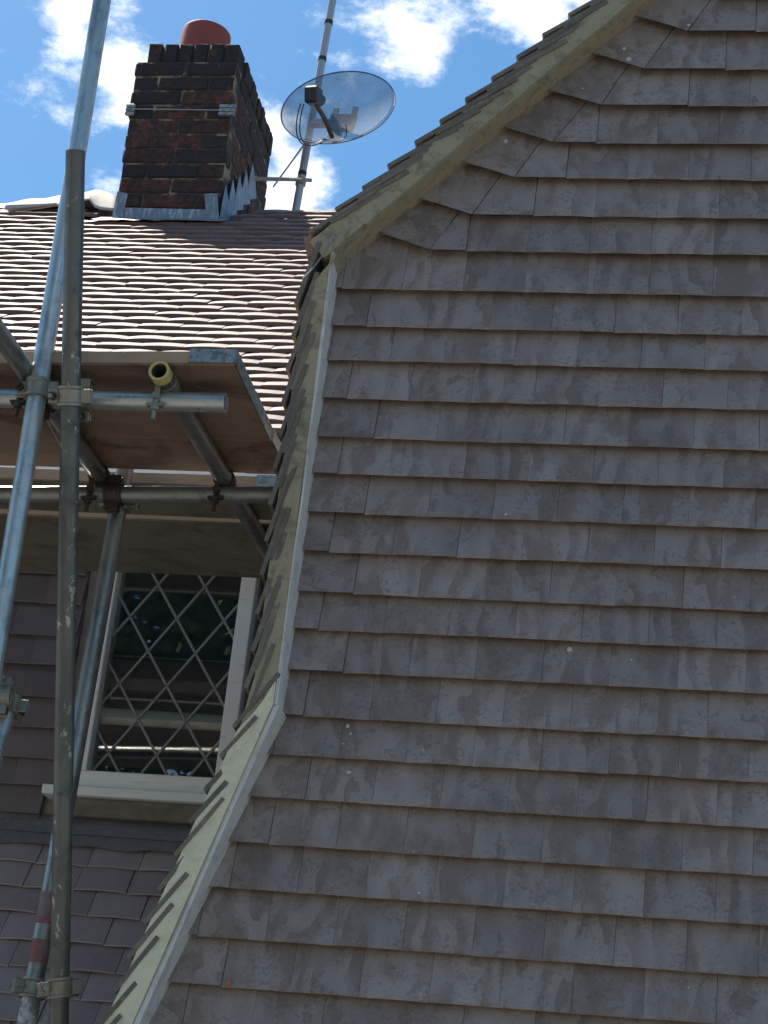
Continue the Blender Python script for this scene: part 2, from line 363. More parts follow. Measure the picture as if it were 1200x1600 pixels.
a = Mat('leaf', .5); a.col(a.mix(a.noise(1.2, 3), (.022, .042, .016), (.06, .09, .032))); LEAF = a.m
a = Mat('reflection_bar_pale', .5); a.col(a.mix(a.noise(14, 4), (.80, .85, .87), (.88, .90, .91))); PALEBAR = a.m  # near-white tone for the bar that stands in for a window reflection
a = Mat('lichen_white', .9); a.col((.55, .54, .46)); LICH = a.m
a = Mat('orange_clay', .9); a.col((.48, .15, .09)); ORANGE = a.m
a = Mat('copper_strip', .5, .3); a.col(a.mix(a.noise(20, 4), (.42, .24, .18), (.55, .36, .30))); COPPER = a.m

# ---------------------------------------------------------------- ground
gb_ = MB(); gb_.add([(-400, -400, 0), (400, -400, 0), (400, 400, 0), (-400, 400, 0)], [(0, 1, 2, 3)])
g0 = gb_.build('ground', GROUND); g0['kind'] = 'structure'

# ---------------------------------------------------------------- tile meshes
def tile_mesh(name, wd, ln, th, camber, nseg=4, sag=0.0, under=0.0):
    """Tile lying in local X (width) / Y (length, nose at y=0) / Z (outward). Camber across, rounded nose."""
    mb = MB(); prof = [(under, -th * .98), (-.0006, -th * .25), (.0022, 0.0), (ln * .5, sag), (ln, 0.0), (ln, -th)]
    xs = [-wd / 2 + wd * i / nseg for i in range(nseg + 1)]; k = len(prof); vs = []
    for x in xs:
        dz = -camber * (2 * x / wd) ** 2
        for y, z in prof: vs.append((x, y, z + dz))
    fs = []
    for i in range(nseg):
        for q in range(k - 1): fs.append((i * k + q, (i + 1) * k + q, (i + 1) * k + q + 1, i * k + q + 1))
        fs.append((i * k + k - 1, (i + 1) * k + k - 1, (i + 1) * k, i * k))
    fs += [tuple(range(k)), tuple(range(nseg * k, nseg * k + k))[::-1]]
    mb.add(vs, fs); return mb.mesh(name)

# ================================================================= GABLE WING
YT = 4.90            # plane of the tile noses
YB = 4.945           # backing wall behind them
YF = 4.83            # front of the verge mortar
gable = thing('house_gable', 'house gable hung with dark grey clay tiles, filling the right of the view', 'house', (.4, YB, 0))
gl_ = Matrix.Translation((-.4, -YB, 0))
def gnode(name):
    o = node(name, gable); o.matrix_local = gl_; return o
UPS = math.tan(R(47.2))
EX, EZ = -1.11, 4.43                 # where upper slope and side wall meet on the inner line
APX = .55; APZ = EZ + (APX - EX) * UPS
def side_x(z):                       # outer face of the side wall: upright, then sweeping out
    if z > 3.12: return -1.203
    t_ = 3.12 - z
    return -1.203 - .305 * t_ - .012 * min(t_, .3)
def inner_x(z):
    if z > 3.12: return -1.124
    return -1.128 - .298 * (3.12 - z)
def verge_z(x): return EZ + (x - EX) * UPS
# backing wall
wall = gnode('gable_wall')
poly = [(-1.60, 0), (1.60 + 1.1, 0), (2.7, 1.9), (APX * 2 + 1.19, 3.1), (APX * 2 - EX + .02, EZ), (APX, APZ + .03), (EX - .02, EZ), (-1.16, 3.1), (-1.55, 1.9), (-1.6, 1.7)]
MB().prism(poly, YB + .002, YB + .18).build('wall_core', RENDER, wall)
# rows: (nose height at the right, first joint X)
ROWPX = [(1080, 48), (1080, 107), (1080, 164), (1080, 223), (1080, 279), (1080, 339), (1080, 396), (840, 455), (840, 515), (840, 569), (840, 630), (840, 692), (840, 750), (840, 812), (840, 874), (840, 939), (1020, 1006.6), (1020, 1073.5), (560, 1122), (560, 1185), (560, 1254), (560, 1327), (560, 1400.7), (460, 1471.6), (460, 1549)]
JPX = [1182, 1135, 1172, 1124, 1077, 1027, 1116, 1016, 1060, 1002, 1036, 983, 1029, 1077, 1023, 1068, 1014, 1059, 1000, 1062, 1012, 957, 1008, 962, 1008]
rowz = [atY(x, y, YT).z for x, y in ROWPX]
rowj = [atY(j, r[1] - 30, YT).x for j, r in zip(JPX, ROWPX)]
rowz = [rowz[0] + .12 * k for k in (3, 2, 1)] + rowz
rowj = [rowj[0] + .083 * k for k in (3, 2, 1)] + rowj
for k in range(1, 5): rowz.append(rowz[-1] - .114); rowj.append(rowj[-1] + .083)
CUT = {3: ((992, 17), (1075, 48), (1103, 2)), 4: ((923, 75), (1007, 107), (1045, 43)), 5: ((855, 135), (940, 164), (973, 103)), 6: ((783, 192), (864, 223), (906, 161)),
       7: ((720, 247), (804, 278), (839, 219)), 8: ((654, 305), (738, 336), (775, 273)), 9: ((588, 357), (672, 393), (711, 333))}
TW = .1655; TL = .235; TT = .0095; PRO = .078
tilt = math.atan2(PRO - .006, .30)
reg = [tile_mesh('hung_tile', TW - .0006, TL, TT, .0014 + .0008 * k, 4, .0006 * k, .011) for k in range(3)]
def hung_matrix(x, z, jit=1.0):
    a_ = tilt + random.uniform(-.004, .004) * jit; rz = random.uniform(-.004, .004) * jit
    v = Vector((math.sin(rz), math.sin(a_), math.cos(a_))).normalized(); u = Vector((1, 0, 0)); u = (u - v * u.dot(v)).normalized(); w = u.cross(v)
    w = -w if w.y > 0 else w
    u = v.cross(w)
    return frame((x, YT + random.uniform(-.0010, .0008) * jit, z + random.uniform(-.0011, .0011) * jit), u, v, w)
def poly_tile(pts, z0, name):          # cut tile: outline in X,Z, tilted like the others
    def yy(z): return YT + (z - z0) * math.tan(tilt)
    n = len(pts); f = [Vector((p[0], yy(p[1]) - .001, p[1])) for p in pts]; zmid = z0 + .07; b = [Vector((p[0], yy(p[1]) + TT, p[1] + (.011 if p[1] < zmid else 0))) for p in pts]
    cx = sum((p for p in f), Vector()) / n; mb = MB()
    mb.add([p - cx for p in f + b], [tuple(range(n)), tuple(range(n, 2 * n))[::-1]] + [(i, n + i, n + (i + 1) % n, (i + 1) % n) for i in range(n)])
    return mb.mesh(name), Matrix.Translation(cx)
RXMAX = .36
rest = MB(); ntile = 0
for i, (z, jx) in enumerate(zip(rowz, rowj)):
    # left limit of the row: inside the verge mortar
    if z > EZ - .10:
        xl = EX + (z + .05 - EZ) / UPS - .03
        xr = 2 * APX - xl
    else:
        xl = min(inner_x(z + .11), inner_x(z)) - .035 if z > 3.12 else inner_x(z + .055) - .040
        xr = 2 * APX - xl
    start = None
    if i in CUT or i < 3:
        if i in CUT:
            A, B, Cc = [atY(p[0], p[1], YT) for p in CUT[i]]
        else:
            dz = z - rowz[3]; A, B, Cc = [atY(p[0], p[1], YT) + Vector((dz / UPS, 0, dz)) for p in CUT[3]]
        A = Vector((A.x - .03, 0, A.z + .03 * .42)); B = Vector((B.x, 0, z)); j = Vector((Cc.x - B.x, 0, Cc.z - B.z))
        j = j.normalized() * .2
        pts = [(A.x, A.z), (B.x - .0015, B.z), (B.x - .0015 + j.x, B.z + j.z), (A.x + j.x, A.z + j.z)]
        me, M_ = poly_tile(pts, z, 'cut_tile'); put('cut_tile', me, GABLE, wall, M_)
        # first upright tile beside it
        js = jx
        while js - TW > B.x + .085: js -= TW
        pts = [(B.x + .0015, z), (js - .001, z), (js - .001, z + .2), (min(B.x + .0015 + j.x, js - .02), z + min(.2, j.z))]
        me, M_ = poly_tile(pts, z, 'cut_tile'); put('cut_tile', me, GABLE, wall, M_)
        start = js
    else:
        js = jx
        while js - TW > xl + .045: js -= TW
        pts = [(xl, z), (js - .001, z), (js - .001, z + .22), (max(xl, EX + (z + .24 - EZ) / UPS) if z > EZ - .3 else xl, z + .22)]
        if pts[3][0] > js - .03: pts[3] = (js - .03, z + .22)
        me, M_ = poly_tile(pts, z, 'cut_tile'); put('cut_tile', me, GABLE, wall, M_)
        start = js
    x = start
    while x < xr - TW:
        c = x + TW / 2; M_ = hung_matrix(c, z)
        if x < RXMAX - TW * .6 and z > 2.15:
            put('hung_tile', random.choice(reg), GABLE, wall, M_); ntile += 1
        else:
            me = reg[0]; rest.add([M_ @ v.co for v in me.vertices], [tuple(p.vertices) for p in me.polygons])
        x += TW
rest.build('hung_tile_field', GABLE, wall, kind='stuff')
# lichen and droppings on the tiles, one red chip
sp = MB()
for x, y, r_ in [(975, 70, 3.5), (982, 90, 5), (910, 133, 2.2), (1076, 37, 3), (541, 1130, 3), (546, 1143, 2.5), (535, 1160, 1.6), (543, 1203, 4), (889, 1010, 4.5), (654, 1394, 3), (790, 803, 2.6), (520, 448, 2), (790, 220, 3.5), (1076, 1540, 1.6), (560, 1178, 1.5), (661, 1170, 1.5), (986, 1027, 1.6)]:
    p = atY(x, y, YT - .002); q = r_ * 4.9 / FPX * 1.05
    zz = max(k for k in rowz if k <= p.z + .001); p.y = YT + (p.z - zz) * math.tan(tilt) - .001
    sp.lathe([(.0001, .5), (.6, .4), (1, 0)], Matrix.Translation(p) @ Matrix.Rotation(R(90), 4, 'X') @ Matrix.Diagonal((q, q * random.uniform(.7, 1.5), .003, 1)), 9)
sp.build('lichen_spot', LICH, wall, kind='stuff')
p = atY(357, 1535, YT - .0035)
MB().add([p + Vector(q) for q in ((-.007, 0, -.006), (.007, 0, -.006), (.001, .001, .012), (-.007, .004, -.006), (.007, .004, -.006), (.001, .004, .012))], [(0, 1, 2), (3, 5, 4), (0, 3, 4, 1), (1, 4, 5, 2), (2, 5, 3, 0)])
mb = MB(); mb.add([Vector(q) for q in ((-.007, 0, -.007), (.008, 0, -.007), (-.001, .001, .013), (-.007, .004, -.007), (.008, .004, -.007), (-.001, .004, .013))], [(0, 1, 2), (3, 5, 4), (0, 3, 4, 1), (1, 4, 5, 2), (2, 5, 3, 0)])
put('tile_chip', mb.mesh('tile_chip'), ORANGE, wall, Matrix.Translation(p), label='small bright orange chip on a tile')

# ---- verge: mortar bed with tile ends
verge = gnode('verge')
def wob(k=.004): return random.uniform(-k, k)
# side wall mortar (weathered above, cream below), front face slightly uneven
def ribbon(inn, out, y0, y1):
    n = len(inn); mb = MB(); vs = []
    for a_, b_ in zip(inn, out):
        mid = ((a_[0] + b_[0]) / 2, (a_[1] + b_[1]) / 2)
        vs += [(a_[0], y0, a_[1]), (mid[0], y0 + wob(.004), mid[1]), (b_[0], y0 + wob(.003), b_[1]), (b_[0], y1, b_[1]), (a_[0], y1, a_[1])]
    fs = []
    for i in range(n - 1):
        for q in range(5): fs.append((i * 5 + q, i * 5 + (q + 1) % 5, (i + 1) * 5 + (q + 1) % 5, (i + 1) * 5 + q))
    fs += [tuple(range(5)), tuple(range((n - 1) * 5, n * 5))[::-1]]
    mb.add(vs, fs); return mb
zs = [4.40 - .05 * k for k in range(25)]
zs = [z for z in zs if z > 3.06] + [3.05]
ribbon([(inner_x(z), z) for z in zs], [(side_x(z) + .022 + max(0, z - 4.28) * .62, z) for z in zs], YF, YB + .1).build('mortar_bed', OLIVE, verge)
zs = [3.188, 3.16, 3.13, 3.10, 3.06] + [3.02 - .05 * k for k in range(19)]
ribbon([(inner_x(z) - .001, z) for z in zs], [(inner_x(z) - .002 + (side_x(z) + .020 - inner_x(z)) * min(1, (3.19 - z) / .13), z) for z in zs], YF - .004, YB + .1).build('mortar_bed', CREAM, verge, label='pale cream painted mortar on the lower sweep of the verge')
# thin pale edging between mortar and hung tiles
zs = [4.425, 4.3, 4.15, 4.0, 3.85, 3.7, 3.55, 3.4, 3.25, 3.13]
ribbon([(inner_x(z) + .008 + wob(.001), z) for z in zs], [(inner_x(z) + .0005, z) for z in zs], YF + .004, YB + .04).build('edging_strip', GREYW, verge)
zs = [3.128, 3.02, 2.9, 2.7, 2.5, 2.3, 2.12]
ribbon([(inner_x(z) + .014 + wob(.001), z) for z in zs], [(inner_x(z) + .0005, z) for z in zs], YF + .002, YB + .04).build('edging_strip', GREYW, verge)
# upper slope mortar: front face and soffit
ux = [EX - .030 + k * .1 for k in range(18)]; ux = [x for x in ux if x < APX] + [APX]
nrm_ = Vector((-math.sin(R(47.2)), math.cos(R(47.2))))
def up_in(x): return (x, verge_z(x) - .006)
def up_out(x): return (x + nrm_.x * .062, verge_z(x) + nrm_.y * .062)
ribbon([up_in(x) for x in ux], [up_out(x) for x in ux], YF, YB + .1).build('mortar_bed', OLIVE, verge)
ribbon([(x + .003, verge_z(x) - .0100) for x in ux[1:]], [(x, verge_z(x) - .0062) for x in ux[1:]], YF - .002, YF + .012).build('edging_strip', mortar('pale_drip_line', (.36, .33, .22), (.42, .39, .28), (.28, .26, .17)), verge)
# the mirrored slope on the far side, out of the frame
ux2 = [2 * APX - x for x in ux]
ribbon([(x, verge_z(2 * APX - x) - .006) for x in ux2], [(x - nrm_.x * .062, verge_z(2 * APX - x) + nrm_.y * .062) for x in ux2], YF, YB + .1).build('mortar_bed', OLIVE, verge)
# verge tiles
vt = [tile_mesh('verge_tile', .17, .18, .0100 + .0012 * k, .002, 2) for k in range(3)]
def verge_tile(nose, dirv, tl, ln=1.0, out=0.0):
    """nose: X,Z of the outer lower corner; dirv: direction up the slope; tl: tilt inwards"""
    d = Vector((dirv[0], 0, dirv[1])).normalized()
    inward = Vector((d.z, 0, -d.x))                   # towards the house
    v = (d * math.cos(tl) + inward * math.sin(tl) + Vector((0, random.uniform(.0, .035), 0))).normalized()
    w = (inward * -math.cos(tl) + d * math.sin(tl)).normalized()
    w = (w - v * w.dot(v)).normalized(); u = v.cross(w)
    jj = random.uniform(-.004, .002)
    o = Vector((nose[0], YF - .0025 + out + jj, nose[1])) + (u * -.085 if u.y < 0 else u * .085)
    M_ = frame(o, u, v, w) @ Matrix.Diagonal((1, ln, 1, 1))
    put('verge_tile', random.choice(vt), VERGET, verge, M_)
z = 4.25
while z > 2.1:
    st = .0985 if z > 3.1 else .083
    dz = .02; d = (side_x(z + dz) - side_x(z), dz)
    verge_tile((side_x(z) - .002 + wob(.003), z + wob(.004)), d, R(12 if z > 3.1 else 17) + wob(.03), random.uniform(1.05, 1.35) if z > 3.1 else random.uniform(.72, 1.0), -.001 if z > 3.1 else -.005)
    if z > 3.1:
        zz = z - st * .5
        verge_tile((side_x(zz) + .014 + wob(.003), zz + wob(.006)), d, R(11) + wob(.04), random.uniform(.7, 1.05), -.0005)
    z -= st + wob(.004)
s_ = 0.0
while True:
    x = EX - .085 + s_ * math.cos(R(47.2)); zz = EZ + .045 + s_ * math.sin(R(47.2))
    if x > APX - .1: break
    verge_tile((x + wob(.002), zz + wob(.003)), (math.cos(R(47.2)), math.sin(R(47.2))), R(10.5) + wob(.03), random.uniform(1.1, 1.4), -.002)
    verge_tile((x + .058 + wob(.003), zz + .030 + wob(.003)), (math.cos(R(47.2)), math.sin(R(47.2))), R(12) + wob(.03), random.uniform(.65, .95), -.002)
    s_ += .0965
# sunlit lip of the top side tile, and eaves tiles of the upper slope seen from below
eave = [tile_mesh('eaves_tile', .165, .24, .013, .003, 2)]
for k in range(9):
    u = Vector((0, -1, 0)); v = Vector((math.cos(R(47.2)), 0, math.sin(R(47.2)))); w = u.cross(v)
    put('eaves_tile', eave[0], EAVE, verge, frame((EX - .098, YF + .25 + k * .167, EZ + .028), u, v, w if w.z > 0 else -w))
q_ = [atY(x, y, YF + .012) for x, y in ((480, 403), (508, 388), (522, 366), (474, 371))]
MB().prism([(q.x, q.z) for q in q_], YF + .012, YF + .16).build('eaves_soffit', EAVE, verge)
# side wall and roof slopes behind the verge
side = MB(); z = 4.335
me = tile_mesh('side_tile', .1635, .235, .0125, .002, 2)
yy = YF + .17 + .085
while z > 1.9:
    d = Vector((side_x(z + .02) - side_x(z), 0, .02)).normalized(); off = random.choice((0, .08)); k = 0
    while yy + off + k * .1655 < 6.25:
        inward = Vector((d.z, 0, -d.x)); v = (d * math.cos(R(8)) + inward * math.sin(R(8))).normalized(); u = Vector((0, -1, 0)); w = u.cross(v); w = w if w.x < 0 else -w
        M_ = frame((side_x(z), yy + off + k * .1655, z), u, v, w)
        side.add([M_ @ q.co for q in me.vertices], [tuple(p.vertices) for p in me.polygons]); k += 1
    z -= .0985 if z > 3.1 else .09
side.build('side_hung_tile', DARK, verge, kind='stuff')
MB().prism([(-1.165, 4.44), (-1.165, 3.1), (-1.46, 2.1), (-1.50, 1.9), (-1.50, 0), (-1.3, 0), (-1.3, 1.9), (-1.1, 3.1), (-1.1, 4.44)], YB + .19, 6.5).build('side_wall', RENDER, gable, M=gl_)
rf = node('gable_roof', gable); rf.matrix_local = gl_
slope = MB(); s_ = 0
me = tile_mesh('slope_tile', .1635, .235, .0125, .003, 2)
for sgn in (1, -1):
    s_ = 0.0; r_i = 0
    while s_ < 2.35:
        x = EX - .085 + s_ * math.cos(R(47.2)); zz = EZ + .05 + s_ * math.sin(R(47.2))
        for k in range(11):
            v = Vector((math.cos(R(42)), 0, math.sin(R(42)))); u = Vector((0, -1, 0)); w = u.cross(v); w = w if w.z > 0 else -w
            M_ = frame((x, YF + .26 + (r_i % 2) * .082 + k * .1655, zz), u, v, w)
            if sgn < 0: M_ = Matrix.Translation((2 * APX, 0, 0)) @ Matrix.Diagonal((-1, 1, 1, 1)) @ M_
            slope.add([M_ @ q.co for q in me.vertices], [tuple(p.vertices) for p in me.polygons])
        s_ += .0965; r_i += 1
slope.build('slope_tile_field', DARK, rf, kind='stuff')
MB().prism([(EX - .05, EZ + .01), (APX, APZ + .02), (2 * APX - EX + .05, EZ + .01), (2 * APX - EX + .05, EZ - .1), (EX - .05, EZ - .1)], YB + .2, 7.2).build('roof_deck', WOODG, rf)
# highlight on the top side tile's edge, drawn as a thin pale strip
pl_ = [atY(x, y, YF - .012) for x, y in ((526, 366), (520, 368), (514, 380), (505, 398), (490, 418), (473, 436))]
MB().path(pl_, .0022, 6).build('sunlit_tile_edge', LEADW, verge, smooth=True)

# ================================================================= REAR WING
YR = 6.30
EY, EZR = 5.95, 4.379
PIT = math.atan(.921); SL = .921
RY = 8.62; RZ = EZR + SL * (RY - EY)
rear = thing('house_rear_wing', 'house wing with brown tiled roof, brick chimney and leaded window behind the scaffolding', 'house', (-2.6, YR, 0))
rl = Matrix.Translation((2.6, -YR, 0))
def rnode(name):
    o = node(name, rear); o.matrix_local = rl; return o
# walls
wl = rnode('rear_wall')
WX0, WX1, WZ0, WZ1 = -2.10, -1.27, 3.245, 4.16      # window opening
mb = MB()
mb.box(-6, WX0, YR + .05, YR + .25, 0, 4.5); mb.box(WX1, 1.5, YR + .05, YR + .25, 0, 4.5); mb.box(WX0, WX1, YR + .05, YR + .25, 0, WZ0); mb.box(WX0, WX1, YR + .05, YR + .25, WZ1, 4.5)
mb.box(-6, -5.8, YR + .25, 10.9, 0, 4.5); mb.box(1.3, 1.5, YR + .25, 10.9, 0, 4.5); mb.box(-6, 1.5, 10.9, 11.1, 0, 4.5)
mb.build('wall_core', RENDER, wl)
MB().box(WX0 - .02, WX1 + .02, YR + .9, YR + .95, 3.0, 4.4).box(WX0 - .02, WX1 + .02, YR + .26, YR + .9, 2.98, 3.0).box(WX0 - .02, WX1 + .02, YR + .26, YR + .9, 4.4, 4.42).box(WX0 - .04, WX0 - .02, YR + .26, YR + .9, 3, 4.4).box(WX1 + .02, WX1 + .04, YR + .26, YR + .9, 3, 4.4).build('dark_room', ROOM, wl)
# hung tiles left of the window: noses at these pixel heights near x = 60
rz = [atY(60, y, YR).z for y in (894, 940.5, 990.6, 1036.7, 1087, 1136, 1183.5, 1226, 1270, 1306)]
rj = [atY(x, y, YR).x for x, y in ((92, 875), (72, 925), (19, 970), (49, 1015), (4, 1060), (31, 1130), (-8, 1160), (22, 1205), (-10, 1250), (20, 1290))]
htm = [tile_mesh('hung_tile', .163, .235, .0125, .002 + .0012 * k, 4, 0, .012) for k in range(3)]
REDGE = -2.158
def hung2(x, z):
    M_ = hung_matrix(x, z, 1.3); M_[1][3] += YR - YT; return M_
fld = MB()
for z, j in zip([rz[0] + .105 * k for k in (3, 2, 1)] + rz, [rj[0] + .083 * k for k in (3, 2, 1)] + rj):
    ed = REDGE + wob(.005) - (.030 if z < 3.2 else 0) - (.014 if 3.2 < z < 3.25 else 0)
    js = j
    while js > ed - .03: js -= .1655
    wdl = ed - js
    me = tile_mesh('hung_tile', wdl, .235, .0125, .002, 2, 0, .012); put('hung_tile', me, DARK, wl, hung2(js + wdl / 2, z))
    x = js - .1655; c = 0
    while x > -5.9:
        if c < 4: put('hung_tile', random.choice(htm), DARK, wl, hung2(x + .0827, z))
        else:
            M_ = hung2(x + .0827, z); fld.add([M_ @ q.co for q in htm[0].vertices], [tuple(p.vertices) for p in htm[0].polygons])
        x -= .1655; c += 1
fld.build('hung_tile_field', DARK, wl, kind='stuff')
# window
win = rnode('window'); YG = YR + .035
gx0, gx1, gz0 = -2.047, -1.625, 3.338
def wbox(name, x0, x1, y0, y1, z0, z1, mt=PAINT, c=.003, **k): return MB().box(x0, x1, y0, y1, z0, z1, None, c).build(name, mt, win, **k)
wbox('frame_stile', gx0 - .028, gx0 - .0005, YR - .012, YR + .07, gz0 - .003, 4.16)
wbox('frame_stile', gx1 + .0005, gx1 + .052, YR - .012, YR + .07, gz0 - .003, 4.16)
wbox('frame_head', gx0 - .028, gx1 + .052, YR - .010, YR + .072, 4.161, 4.21)
wbox('frame_rail', gx0 - .030, gx1 + .06, YR - .014, YR + .07, 3.283, gz0 - .0035)
wbox('frame_rail', gx0 - .030, gx1 + .06, YR - .020, YR + .05, 3.330, gz0 - .001)
wbox('frame_stile', gx0 - .075, gx0 - .029, YR + .010, YR + .08, 3.27, 4.16, LEAD)
sill = wbox('sill', -2.178, -1.27, YR - .030, YR + .06, 3.251, 3.282)
wbox('under_sill_shade', -2.12, -1.27, YR - .004, YR + .05, 3.19, 3.250, WOODG)  # band below the sill, its shade put into the darker timber colour
MB().box(gx0 - .002, gx1 + .002, YG, YG + .004, gz0 - .004, 4.165).build('pane', GLASS, win)
# second light of the window, hidden behind the verge
wbox('frame_stile', WX1 - .06, WX1, YR - .012, YR + .07, gz0 - .003, 4.16)
MB().box(gx1 + .053, WX1 - .061, YG, YG + .004, gz0 - .004, 4.165).build('pane', GLASS, win)
# lead cames: diagonals through measured crossings
def wp(x, y): q = atY(x, y, YG - .004); return Vector((q.x, q.z))
cr1 = wp(203, 963); cr2 = wp(276, 967); cr3 = wp(233, 1017)       # crossings along a row, and down one diagonal
DXp = (cr2.x - cr1.x); DZp = 2 * abs(cr1.y - cr3.y) * 1.0
def came(p, q):
    d = (q - p).normalized(); n = Vector((-d.y, d.x)) * .0048; mb = MB(); y0 = YG - .0055
    c_ = (p + q) / 2
    vs = []
    for e in (p, q):
        for s2, yy_ in ((-1, YG - .0005), (-.6, y0), (.6, y0), (1, YG - .0005)):
            vs.append((e.x + n.x * s2, yy_, e.y + n.y * s2))
    mb.add(vs, [(0, 1, 5, 4), (1, 2, 6, 5), (2, 3, 7, 6), (3, 0, 4, 7), (0, 3, 2, 1), (4, 5, 6, 7)]); mb.build('lead_came', CAME, win)
def clip(p, d):
    t0, t1 = -9, 9
    for o_, dd, lo, hi in ((p.x, d.x, gx0, gx1), (p.y, d.y, gz0, 4.16)):
        a_, b_ = (lo - o_) / dd, (hi - o_) / dd
        if a_ > b_: a_, b_ = b_, a_
        t0, t1 = max(t0, a_), min(t1, b_)
    return (p + d * t0, p + d * t1) if t1 - t0 > .02 else None
for k in range(-8, 9):
    for sg in (1, -1):
        r_ = clip(cr1 + Vector((DXp * k, 0)), Vector((DXp, sg * DZp)))
        if r_: came(*r_)
# lead flashing under the window and lower steep roof
low = rnode('lower_roof')
LP = R(63)
def lowp(s_, off=0):  # point down the slope from the abutment
    return Vector((0, YR - .02 - s_ * math.cos(LP) - off * math.sin(LP), 3.075 - s_ * math.sin(LP) + off * math.cos(LP)))
mb = MB()
def lapron(z0, z1, y0, y1, x0=-6, x1=-1.15, n=60, am=.004):
    mb = MB(); vs = []
    for k in range(n + 1):
        x = x0 + (x1 - x0) * k / n; w_ = math.sin(k * 1.7) * am * .5 + wob(am)
        vs += [(x, y0, z0), (x, (y0 + y1) / 2 - .004 + w_, (z0 + z1) / 2 + w_), (x, y1 + w_ * .4, z1 + w_), (x, y1 + .012, z1 + w_ - .001)]
    fs = [(k * 4 + q, k * 4 + q + 1, k * 4 + q + 5, k * 4 + q + 4) for k in range(n) for q in range(3)]
    mb.add(vs, fs); return mb
lapron(3.20, 3.125, YR + .04, YR - .028, n=30, am=.002).build('lead_upstand', LEAD, low, smooth=True)
ap = [YR - .115, 3.070]
lapron(3.128, 3.078, YR - .018, YR - .062, n=90, am=.004).build('lead_apron', LEAD, low, smooth=True)
ltm = [tile_mesh('lower_roof_tile', .1632, .235, .0130, .0030 + .0015 * k, 4, 0, .010) for k in range(3)]
lowz = [1355, 1394, 1433, 1477, 1520, 1565, 1608]
fld = MB(); off_u = Vector((1, 0, 0))
row = 0; s_ = .046
J0 = {0: (300, 1350), 1: (199, 1385), 2: (137, 1425), 3: (163, 1470), 4: (183, 1510), 5: (126, 1555), 6: (60, 1590)}
LPX = {}
lt = LP - R(8.5)
while row < 12:
    P = lowp(s_, .034)
    if row < len(lowz):                          # let the course sit where the photograph has it
        q = ray(140, lowz[row] - 4); # intersect with the nose plane
        n_ = Vector((0, -math.sin(LP), math.cos(LP))); P0 = lowp(0, .034); tt = (P0 - CAM).dot(n_) / q.dot(n_); P = CAM + q * tt; P.x = 0
        jx = J0[row]; q = ray(*jx); tt = (P0 - CAM).dot(n_) / q.dot(n_); j = (CAM + q * tt).x
    else:
        P = Plast + Vector((0, -math.cos(LP), -math.sin(LP))) * .095; j = jlast + .083
    Plast, jlast = P.copy(), j
    x = j
    while x < side_x(P.z) + .02: x += .1655
    c = 0
    while x > -5.9:
        xc = x - .0827
        a_ = lt + wob(.008); v = Vector((0, math.cos(a_), math.sin(a_))); w = Vector((0, -math.sin(a_), math.cos(a_)))
        M_ = frame(P + Vector((xc, wob(.002), wob(.002))), Vector((1, 0, 0)), v, w)
        if c < 9 and row < 8: put('lower_roof_tile', random.choice(ltm), LOWT, low, M_)
        else: fld.add([M_ @ q_.co for q_ in ltm[0].vertices], [tuple(p.vertices) for p in ltm[0].polygons])
        x -= .1655; c += 1
    row += 1
fld.build('lower_roof_tile_field', LOWT, low, kind='stuff')
mb = MB(); mb.add([(-5.95, YR + .02, 3.05), (-1.0, YR + .02, 3.05), (-1.0, YR - .75, 1.6), (-5.95, YR - .75, 1.6), (-5.95, YR + .04, 1.6), (-1.0, YR + .04, 1.6)], [(0, 1, 2, 3), (0, 3, 4), (1, 5, 2), (2, 5, 4, 3)]); mb.build('roof_deck', WOODG, low)

# main roof
roof = rnode('main_roof')
mb = MB(); mb.prism([(0, 0)] * 3, 0, 0) if False else None
vs = [(-6.1, EY - .02, EZR - .05), (1.6, EY - .02, EZR - .05), (1.6, RY, RZ - .045), (-6.1, RY, RZ - .045), (-6.1, 2 * RY - EY, EZR - .05), (1.6, 2 * RY - EY, EZR - .05)]
mb.add(vs, [(0, 1, 2, 3), (3, 2, 5, 4), (0, 3, 4), (1, 5, 2), (0, 4, 5, 1)]); mb.build('roof_deck', WOODG, roof)
MB().box(-6.05, 1.55, EY + .03, YR + .04, 4.12, 4.19).build('soffit', WOODG, roof)
MB().box(-6.05, 1.55, EY + .005, EY + .028, 4.12, 4.36).build('fascia', PAINT, roof)
rtm = [tile_mesh('roof_tile', .1635, .20, .0175, .0016 + .0010 * k, 5, .002) for k in range(4)]
G = .0965; nrow = int((RY - EY) / math.cos(PIT) / G)
cand = []; fld = MB()
CH_Y = 8.40; CHX0, CHX1 = -3.035, -2.515
for r_i in range(nrow):
    s_ = r_i * G; y = EY + s_ * math.cos(PIT); z = EZR + s_ * math.sin(PIT)
    n_ = Vector((0, -math.sin(PIT), math.cos(PIT))); tp = PIT - R(9.0)
    k = 0; x = 1.5 - (r_i % 2) * .083 + wob(.006)
    while x > -6:
        if y > CH_Y - .09 and CHX0 - .12 < x < CHX1 + .08: x -= .1655; continue
        a_ = tp + wob(.010); rl_ = wob(.010)
        v = Vector((0, math.cos(a_), math.sin(a_))); w = Vector((math.sin(rl_), -math.sin(a_), math.cos(a_))).normalized(); u = v.cross(w).normalized(); w = u.cross(v)
        M_ = frame(Vector((x, y, z)) + n_ * (.030 + wob(.0018)), u, v, w)
        qx, qy = px(M_.translation)
        vis = -60 < qx < 520 and 325 < qy < 700 and not (qy > 575 and qx < 345) and (qx < 475 - (qy - 350) * .11 + 25)
        cand.append((vis, -y, M_, r_i)); x -= .1655
good = sorted([c for c in cand if c[0]], key=lambda c: c[1], reverse=True)
ids = set(id(c) for c in good[:298])
